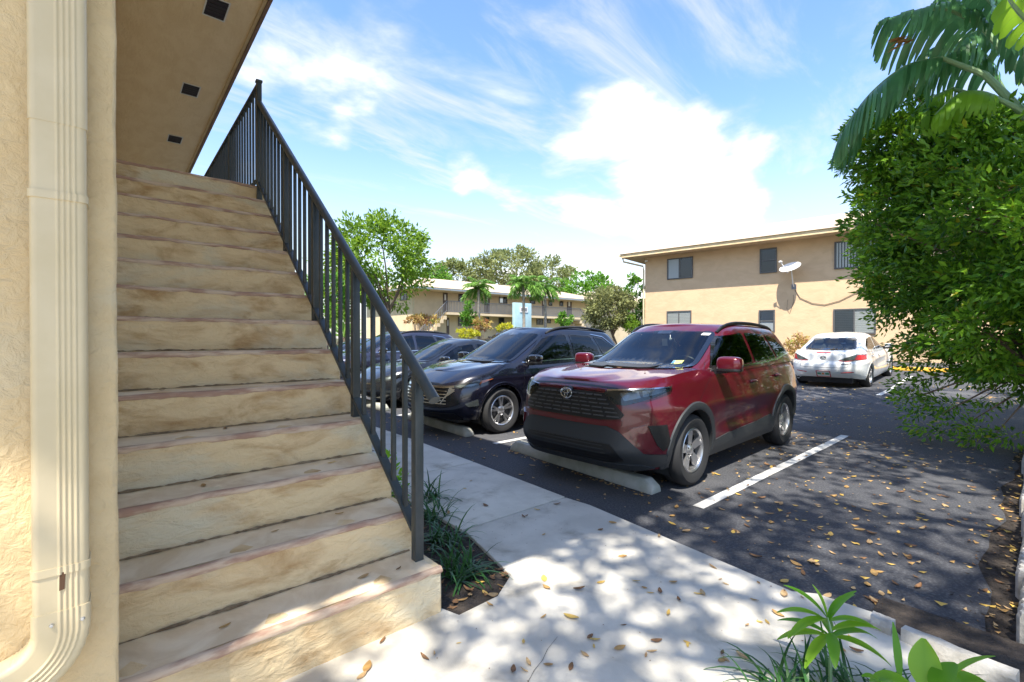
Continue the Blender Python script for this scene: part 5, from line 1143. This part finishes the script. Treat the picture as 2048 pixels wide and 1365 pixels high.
# second hedge mass farther along, closing the view behind the branches
for i, (c, r, lb) in enumerate((((14.2, -1.2, 1.9), (2.6, 1.9, 2.0), 'green hedge growing beyond the overhanging hedge tree'), ((19, -2.2, 2.0), (3.2, 2.2, 2.3), 'yellow-green hedge at the far end of the bed behind the yellow wheel stops'))):
    t = thing('hedge', lb, 'hedge', (c[0], c[1], 0)); o, C0 = crown('crown', np.array(c), np.array(r), 130, 40, .16, MT['mid' if i == 0 else 'bright'], t, .25, hollow=.5); m = MB(); branches(m, (c[0], c[1], -.05), c, r, C0[:14], .08); m.build('trunk', MT['twig'], t, smooth=True)

# ---- bird-of-paradise leaves at the top right -------------------
def paddle(t, pts, wl, wr, mat, splits=18, droop=.5, petiole=None, name='leaf'):
    """torn paddle leaf: midrib through pts, blade strips hanging off both sides"""
    P = [Vector(p) for p in pts]; n = splits; mid = []
    for i in range(n+1):                                              # Catmull-Rom midrib
        u = i/n*(len(P)-1); k = min(int(u), len(P)-2); f = u-k; p0, p1, p2, p3 = P[max(k-1, 0)], P[k], P[k+1], P[min(k+2, len(P)-1)]
        mid.append(.5*((2*p1)+(p2-p0)*f+(2*p0-5*p1+4*p2-p3)*f*f+(3*p1-p0-3*p2+p3)*f**3))
    V = []; Fc = []; T = []; ref = Vector((0, 0, 1))
    for sg, wd in ((1, wl), (-1, wr)):
        for i in range(n):
            u = (i+.5)/n; w_ = wd*(math.sin(math.pi*min(1, .12+u*.88))**.55); a, b = mid[i], mid[i+1]; d = (b-a).normalized(); s = d.cross(ref).normalized()*sg; up_ = s.cross(d)*sg
            gap = .0 if random.random() < .55 else random.uniform(.05, .3); dr = droop*random.uniform(.7, 1.3); K = 6; base = len(V); tt = random.uniform(.2, .9)
            for k in range(K+1):
                f = k/K; ang = dr*f*1.5; off = s*(w_*f*math.cos(ang*.6))+Vector((0, 0, -w_*f*math.sin(ang*.75)))+d*(w_*.32*f)
                sh = (1-gap*f)*(1 if k < K else random.uniform(.15, .6)); c_ = (a+b)/2; V += [tuple(c_+(a-c_)*sh*1.02+off), tuple(c_+(b-c_)*sh*1.02+off)]; T += [tt, tt]
            for k in range(K): Fc.append((base+2*k, base+2*k+1, base+2*k+3, base+2*k+2))
    o = fast(name, V, Fc, MT[mat], t, T, smooth=True)
    m = MB(); m.tube([tuple(p) for p in mid], [.022*(1-.85*i/n)+.003 for i in range(n+1)], 6); m.build('midrib', MT['petiole'], o, smooth=True)
    if petiole: m = MB(); m.tube(petiole, [.045, .034, .024][:len(petiole)], 8); m.build('petiole', MT['petiole'], o, smooth=True)
    return o
BPL = thing('bird_of_paradise', 'giant bird-of-paradise with torn paddle leaves rising above the hedge tree', 'plant', (8.2, -1.6, 0))
def at(px, py, D): return tuple(CAM+ray(px, py)*D*.86)
paddle(BPL, [at(1962, 52, 6.0), at(1890, 18, 6.1), at(1820, 30, 6.25), at(1757, 45, 6.4)], .58, .58, 'paddle', 26, .8, [at(2120, 260, 5.6), at(2030, 130, 5.8), at(1962, 52, 6.0)])
paddle(BPL, [at(1885, 117, 6.3), at(1810, 135, 6.45), at(1740, 190, 6.6), at(1690, 260, 6.8), at(1668, 312, 6.9)], .52, .52, 'paddle', 34, 1.1, [at(2060, 240, 5.8), at(1970, 150, 6.1), at(1885, 117, 6.3)])
paddle(BPL, [at(1990, 150, 6.9), at(1940, 100, 7.0), at(1890, 90, 7.1), at(1840, 110, 7.2)], .58, .58, 'paddle', 24, 1.0, [at(2080, 330, 6.6), at(2040, 240, 6.8), at(1990, 150, 6.9)])
paddle(BPL, [at(2040, 40, 6.8), at(1990, 0, 6.9), at(1930, -20, 7.0), at(1870, 0, 7.1)], .62, .62, 'paddle', 24, .8, [at(2150, 250, 6.5), at(2090, 120, 6.7), at(2040, 40, 6.8)])
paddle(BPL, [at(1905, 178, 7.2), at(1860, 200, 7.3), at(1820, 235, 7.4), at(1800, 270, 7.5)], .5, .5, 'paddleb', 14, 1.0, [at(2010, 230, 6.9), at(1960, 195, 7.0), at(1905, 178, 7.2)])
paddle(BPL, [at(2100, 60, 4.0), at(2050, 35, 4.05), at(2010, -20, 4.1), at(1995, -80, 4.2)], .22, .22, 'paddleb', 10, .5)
paddle(BPL, [at(1960, 190, 7.4), at(1990, 260, 7.3), at(1985, 330, 7.2)], .45, .45, 'paddle', 12, 1.0)
paddle(BPL, [at(2030, 90, 6.4), at(1985, 60, 6.45), at(1930, 75, 6.5), at(1880, 120, 6.6), at(1850, 170, 6.7)], .5, .5, 'paddle', 26, 1.0, [at(2130, 260, 6.2), at(2080, 150, 6.3), at(2030, 90, 6.4)])
paddle(BPL, [at(2060, 130, 5.4), at(2020, 60, 5.5), at(1985, 10, 5.6), at(1940, -30, 5.7)], .42, .42, 'paddle', 14, .8, [at(2130, 300, 5.2), at(2100, 200, 5.3), at(2060, 130, 5.4)])
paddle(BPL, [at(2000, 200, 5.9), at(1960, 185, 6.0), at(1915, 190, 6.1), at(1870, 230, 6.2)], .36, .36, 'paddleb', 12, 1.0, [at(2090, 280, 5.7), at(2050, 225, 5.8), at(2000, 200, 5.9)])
o = leaves('dry_tip', np.array([at(1805+random.uniform(0, 25), 68+random.uniform(0, 25), 6.35) for _ in range(14)]), np.array([r0*-1+np.array([0, 0, -.45])+rng.normal(size=3)*.12 for _ in range(14)]), rng.uniform(.18, .3, 14), MT['drybr'], BPL, asp=.10, fold=.03)
m = MB()
for a in ((8.2, -1.6), (8.5, -1.9), (7.9, -1.8)): m.tube([(a[0], a[1], -.05), (a[0]+.1, a[1]+.1, 2), (a[0]-.1, a[1]+.35, 4.2)], [.12, .10, .06], 8)
m.build('stem', MT['petiole'], BPL, smooth=True)

# ---- tall shade tree behind the photographer ---------------------
SHD = thing('shade_tree', 'tall spreading broadleaf tree whose canopy shades the parking bays', 'tree', (3.5, -5.0, 0))
CAN = ((2.0, -2.3, 9.0, 4.3, 2.6, 1.5, 100), (6.0, -.9, 9.4, 4.0, 3.0, 1.5, 175), (9.2, .8, 10.0, 3.0, 2.6, 1.3, 90), (5.2, 2.2, 10.4, 3.2, 2.2, 1.2, 95), (-2.4, -1.7, 9.0, 3.0, 2.0, 1.2, 112))
m = MB()
for cx, cy, cz, rx, ry, rz, nc in CAN:
    o, C0 = crown('crown', np.array([cx, cy, cz]), np.array([rx, ry, rz]), nc, 34, .2, MT['canopy'], SHD, .30, hollow=.05)
    for q in C0[::7]: m.tube([(cx*.5+1.7, cy*.5-2.5, cz-2.2), tuple((np.array([cx, cy, cz-1.0])+q)/2), tuple(q)], [.09, .05, .015], 6)
    m.tube([(3.5, -5, 4.5), (cx*.4+2.1, cy*.5-2.6, cz-2.6), (cx*.5+1.7, cy*.5-2.5, cz-2.2)], [.18, .14, .10], 8)
m.tube([(3.5, -5, -.1), (3.6, -5, 2.5), (3.5, -5, 4.6)], [.34, .26, .2], 12); m.build('trunk', MT['bark'], SHD, smooth=True)

# ---- grasses beside the stairs, young plants at the lower right ---
def tuft(name, label, x, y, z, n, L_, mat, group, spread=.09, asp=.045):
    t = thing(name, label, 'plant', (x, y, z), group); V = []; Fc = []; T = []
    for i in range(n):
        a = random.random()*6.283; el = random.uniform(.25, 1.25); l = L_*random.uniform(.6, 1.15); d = Vector((math.cos(a)*math.cos(el), math.sin(a)*math.cos(el), math.sin(el))); s = Vector((-math.sin(a), math.cos(a), 0)); p = Vector((x+random.uniform(-1, 1)*spread, y+random.uniform(-1, 1)*spread, z)); b = len(V); tt = random.random(); K = 6
        for k in range(K+1):
            w_ = l*asp*(1-(k/K)**2.2)+.0006; V += [tuple(p-s*w_/2), tuple(p+s*w_/2)]; T += [tt, tt]; p = p+d*l/K; d = (d+Vector((0, 0, -.26))).normalized()
        for k in range(K): Fc.append((b+2*k, b+2*k+1, b+2*k+3, b+2*k+2))
    fast('blades', V, Fc, MT[mat], t, T); return t
for px, py, n, L_, lb in ((920, 1150, 80, .30, 'fullest tuft of dark green mondo grass, on the mulch beside the bottom step'), (893, 1085, 75, .30, 'tuft of mondo grass against the stair side, next up from the fullest tuft'), (870, 1035, 60, .30, 'tuft of mondo grass half hidden by the bottom railing post'), (862, 1000, 60, .34, 'farthest tuft of mondo grass along the stair side, with long arching blades')):
    p = G(px, py, .03); tuft('mondo_grass', lb, max(1.42, float(p[0])), float(p[1]), .03, n, L_, 'grass', 'mondo grass beside the stairs')
for px, py, n, L_, lb in ((1600, 1400, 50, .3, 'dark grass tuft at the foot of the young palm seedling'), (1690, 1400, 60, .3, 'dark grass tuft right of the young palm seedling'), (1560, 1420, 40, .28, 'sparse grass tuft at the edge of the sidewalk by the young palm'), (1790, 1420, 40, .26, 'grass tuft under the broad young leaves')):
    p = G(px, py, .02); tuft('grass_tuft', lb, float(p[0]), float(p[1]), .02, n, L_, 'grass', 'grass tufts by the young plants')
def broad(t, base, d, L_, wd, mat='young', bend=.25, name='leaf', rib=True):
    V = []; Fc = []; T = []; p = Vector(base); d = Vector(d).normalized(); s = d.cross(Vector((0, 0, 1))).normalized(); K = 10; tt = random.random()
    for k in range(K+1):
        u = k/K; w_ = wd*math.sin(math.pi*(u*.94+.03))**.8*(1-.25*u); up_ = s.cross(d); V += [tuple(p-s*w_/2+up_*w_*.14), tuple(p), tuple(p+s*w_/2+up_*w_*.14)]; T += [tt, tt*.6, tt]; p = p+d*L_/K; d = (d+Vector((0, 0, -bend/K*4))).normalized()
    for k in range(K): Fc += [(3*k, 3*k+1, 3*k+4, 3*k+3), (3*k+1, 3*k+2, 3*k+5, 3*k+4)]
    return fast(name, V, Fc, MT[mat], t, T, smooth=True)
b = G(1660, 1390, .02); SP = thing('young_palm', 'bright green palm seedling with broad arching leaflets at the sidewalk corner', 'plant', (float(b[0]), float(b[1]), .02))
st = Vector(CAM+ray(1662, 1262)*1.93); st2 = Vector(CAM+ray(1655, 1235)*1.95); rt, up_v, fwv = Vector(r0), Vector((0, 0, 1)), Vector(f0)
m = MB(); m.tube([(float(b[0]), float(b[1]), .0), tuple((Vector(b)+st)/2+Vector((0, 0, .02))), tuple(st), tuple(st2)], [.009, .007, .005, .003], 6); m.build('stem', MT['petiole'], SP, smooth=True)
for o_, dx, dz, df, L_, w_ in ((st2, -.9, .55, .1, .21, .045), (st2, -.25, 1.3, .2, .14, .05), (st2, .55, 1.1, 0, .18, .045), (st2, .75, .75, .3, .19, .04), (st2, -1.0, .25, -.3, .22, .05), (st, -1.0, .35, .1, .22, .05), (st, 1.0, .30, .2, .24, .05), (st, .9, .1, -.4, .22, .06), (st, -.8, -.05, -.4, .20, .05), (st, .4, .2, .9, .2, .05), (st2, -.6, .9, .4, .19, .045), (st2, .95, .35, -.1, .20, .045), (st, -.95, .6, .5, .2, .045), (st, 1.0, .55, -.1, .2, .05), (st, -.5, .1, -.9, .17, .05)):
    broad(SP, o_-up_v*random.uniform(0, .03), rt*dx+up_v*dz+fwv*df, L_, w_)
b = G(1850, 1430, .02); YP = thing('young_plant', 'broad-leaved bright green young plant beside the paving slab', 'plant', (float(b[0]), float(b[1]), .02)); bb = Vector(b)
for px, py, D, dx, dz, L_, w_ in ((1800, 1365, 1.75, .1, 1, .20, .03), (1850, 1380, 1.72, .15, 1.0, .17, .11), (1830, 1375, 1.7, -.9, .5, .16, .08), (1890, 1365, 1.75, .55, 1.0, .2, .035), (1900, 1375, 1.7, .9, .45, .16, .08), (1870, 1390, 1.68, .3, .6, .14, .09), (1920, 1385, 1.7, 1, .25, .15, .07), (1780, 1385, 1.7, -.6, .8, .16, .05)):
    o_ = Vector(CAM+ray(px, py)*D); broad(YP, o_, rt*dx+up_v*dz+fwv*random.uniform(-.2, .3), L_, w_)
    m = MB(); m.tube([tuple(bb), tuple((bb+o_)/2+Vector((0, 0, .03))), tuple(o_)], [.006, .005, .003], 5); m.build('stalk', MT['petiole'], YP, smooth=True)
for px, py, lb in ((770, 850, 'bright green leafy weed seen through the lower balusters'), (775, 885, 'small bright weed at the sidewalk edge behind the lowest balusters')):
    p = G(px, py, .03); p = np.array([1.7, float(p[1])*1.7/float(p[0]), .03]); t = thing('leafy_weed', lb, 'plant', tuple(p)); n = 46; Pq, d = ball(n, p+np.array([0, 0, .28]), (.16, .16, .24)); leaves('foliage', Pq, d+[0, 0, .4], rng.uniform(.06, .1, n), MT['young'], t, asp=.6); m = MB()
    for q in Pq[:12]: m.tube([tuple(p), tuple(q)], [.004, .002], 4)
    m.build('stems', MT['petiole'], t)
# ================================================================ FALLEN LEAVES
def leaf_mesh(i, mat):
    V = []; Fc = []; K = 6; cu = random.uniform(.1, .5); tw = random.uniform(-.3, .3)
    for k in range(K+1):
        u = k/K; w_ = .21*math.sin(math.pi*(u*.93+.05))**.85; x = u-.5; z = .16*cu*(4*(u-.5)**2)
        V += [(x, -w_+tw*.1*u, z+.10*cu+tw*.1*(u-.5)), (x, 0, z), (x, w_+tw*.1*u, z+.12*cu-tw*.1*(u-.5))]
    for k in range(K): Fc += [(3*k, 3*k+1, 3*k+4, 3*k+3), (3*k+1, 3*k+2, 3*k+5, 3*k+4)]
    V += [(-.5, 0, .04*cu*4), (-.68, .02, .05), (-.68, -.01, .05)]; n = len(V); Fc.append((1, n-2, n-1)); V = [(a, b, c+.012) for a, b, c in V]
    me = bpy.data.meshes.new('fallen_leaf'); me.from_pydata(V, [], Fc); me.update(); me.materials.append(mat); sharp(me, 60); return me
LM = [leaf_mesh(i, LEAFM[i % 4]) for i in range(16)]
A_L, C_L = 'dry ochre leaf lying on the dark asphalt', 'dry ochre leaf lying on the pale sidewalk'
def drop(x, y, z, L_, label, group, me=None, tilt=.12):
    o = bpy.data.objects.new('fallen_leaf', me or LM[min(15, int(abs(rng.normal(0, 6)))) % 16 if False else rng.integers(16)]); COL.objects.link(o)
    if label in (A_L, C_L): label = label.replace('ochre', ('ochre', 'pale tan', 'dark brown', 'bright yellow')[LM.index(o.data) % 4])
    o.location = (x, y, z); o.rotation_euler = (random.uniform(-tilt, tilt), random.uniform(-tilt, tilt), random.uniform(0, 6.283)); o.scale = (L_, L_*random.uniform(.6, 1.35), L_*random.uniform(.6, 1.8))
    return tag(o, label, 'leaf', group)
def inframe(x, y, z=0):
    d = np.array([x, y, z])-CAM; q = d @ fw
    if q < .3: return False
    u, v = CX+F*(d @ r0)/q, CY-F*(d @ upv)/q; return -10 < u < 2058 and v < 1375
A_L, A_G = 'dry ochre leaf lying on the dark asphalt', 'leaves fallen on the asphalt'
C_L, C_G = 'dry ochre leaf lying on the pale sidewalk', 'leaves fallen on the sidewalk'
def under_car(x, y): return 3.35 < x < 8 and 2.3 < y < 4.2
n = 0; far = []
while n < 175:                                                          # asphalt in front of and beside the red car
    px = rng.uniform(900, 2040); py = rng.uniform(800, 1270); p = G(px, py); x, y = float(p[0]), float(p[1])
    if x < edgeX(y)+.04 or y < .55 or (under_car(x, y) and rng.random() < .7): continue
    drop(x, y, gz(x)+.004, rng.uniform(.045, .085), A_L, A_G); n += 1
n = 0
while n < 66:
    px = rng.uniform(600, 1720); py = rng.uniform(900, 1360); p = G(px, py, SW); x, y = float(p[0]), float(p[1])
    if x > edgeX(y)-.03 or x < .35 or (x < 2.0 and y > 2.0) or (y < .3): continue
    drop(x, y, SW+.003, rng.uniform(.025, .07), C_L, C_G); n += 1
for px, py, s, mi in ((1142, 1236, .082, 3), (735, 1336, .075, 0), (1240, 1298, .065, 0), (1272, 1164, .05, 3), (1347, 1166, .055, 0), (765, 1283, .05, 2), (1405, 1187, .065, 1), (1320, 1185, .05, 2)):
    p = G(px, py, SW); drop(float(p[0]), float(p[1]), SW+.004, s, C_L, C_G, LM[mi])
for px, py in ((1000, 1140), (985, 1155), (960, 1165), (1020, 1160), (1040, 1150), (940, 1190), (925, 1200), (970, 1185), (1005, 1175), (950, 1150), (910, 1205), (985, 1190), (1030, 1165), (1010, 1150), (965, 1140), (935, 1180)):
    p = G(px, py, .035); drop(min(float(p[0]), 1.9), float(p[1]), .034, rng.uniform(.05, .085), 'curled tan leaf on the dark mulch beside the bottom step', 'leaves on the mulch', LM[rng.integers(16)], .3)
for k, x, f in ((1, .95, .5), (1, 1.12, .3), (2, .62, .6), (2, .95, .7), (3, .35, .5), (4, .5, .7), (5, .22, .5), (3, 1.0, .6), (1, .35, .4)):
    drop(x, yk(k)+.06+f*.2, zk(k)+.006, rng.uniform(.04, .06), 'dry yellow leaf lying on a stair tread', 'leaves on the stairs')
Mi = None
bpy.context.view_layer.update(); Mi = rootR.matrix_world
for i in range(18):                                                    # litter on the red hood
    lx, ly = rng.uniform(1.05, 1.75), rng.uniform(-.6, .55)
    if i < 8: lx = rng.uniform(1.12, 1.24)
    hh = rav.hit('top', lx, ly); q = Mi @ (hh[0]+Vector((0, 0, .004))); drop(q.x, q.y, q.z, rng.uniform(.03, .06), 'small brown leaf on the hood of the red car', 'leaves on the red hood', LM[2 + 4*rng.integers(4)], .2)
# countless smaller litter: far leaves, drifts along the bed and under the stop
V = []; Fc = []; rr = []
def litter(name, pts, mat):
    V = []; Fc = []
    for x, y, z, s in pts:
        a = random.random()*6.283; ca, sa = math.cos(a)*s, math.sin(a)*s; b = len(V); h = s*random.uniform(.05, .3)
        V += [(x-ca*.5, y-sa*.5, z+h), (x+sa*.22, y-ca*.22, z+h*.4), (x+ca*.5, y+sa*.5, z+h), (x-sa*.22, y+ca*.22, z)]; Fc += [(b, b+1, b+2), (b, b+2, b+3)]
    o = fast(name, V, Fc, mat); tag(o, kind='stuff'); return o
sets = {0: [], 1: [], 2: [], 3: []}
for i in range(520):
    x = rng.uniform(7, 17); y = rng.uniform(.6, 8); sets[rng.integers(4)].append((x, y, gz(x)+.004, rng.uniform(.05, .09)))
for i in range(420):
    x = rng.uniform(2.95, 13); y = .27+rng.normal()*.09; sets[rng.integers(4)].append((x, max(.17, y), .004 if y > .36 else 0, rng.uniform(.022, .06)))
for i in range(90):
    y = rng.uniform(2.5, 4.7); sets[rng.integers(3)].append((3.82-abs(rng.normal())*.05+(y-2.5)*.06, y, .004, rng.uniform(.03, .06)))
for i in range(700): x = rng.uniform(3.3, 11); y = .5+abs(rng.normal())*1.8; sets[rng.integers(4)].append((max(x, edgeX(y)+.05), y, gz(x)+.005, rng.uniform(.018, .06)))
for i in range(160): x = rng.uniform(4.2, 8); sets[rng.integers(3)].append((x, rng.uniform(2.2, 5), .004, rng.uniform(.04, .07)))
for i in range(120): x = rng.uniform(3.3, 4.0); y = rng.uniform(4.5, 12); sets[rng.integers(3)].append((x, y, .004, rng.uniform(.03, .06)))
for i in range(110): sets[2].append((rng.uniform(1.34, 1.9), rng.uniform(2.08, 3.6), .031, rng.uniform(.02, .06)))
for i in range(70): sets[rng.integers(3)].append((rng.uniform(1.7, 3.0), rng.uniform(-.2, .5), .022, rng.uniform(.04, .08)))
nm = ['ochre', 'tan', 'brown', 'yellow']
for k, v in sets.items(): litter('leaf_litter', v, LEAFM[k])
# mulch chips
ch = [(rng.uniform(1.33, 1.96), rng.uniform(2.08, 6), .027, rng.uniform(.015, .045)) for _ in range(900)]+[(rng.uniform(2.98, 9), rng.uniform(.16, .46), -.004, rng.uniform(.01, .035)) for _ in range(900)]
litter('mulch_chips', ch, MT['soil'])
# crumbs and grit on the sidewalk
gr_ = []
for i in range(260):
    y = rng.uniform(.3, 6); x = rng.uniform(2.0 if y > 2 else .4, edgeX(y)-.05); gr_.append((x, y, SW+.002, rng.uniform(.005, .014)))
litter('grit', gr_, LEAFM[2])
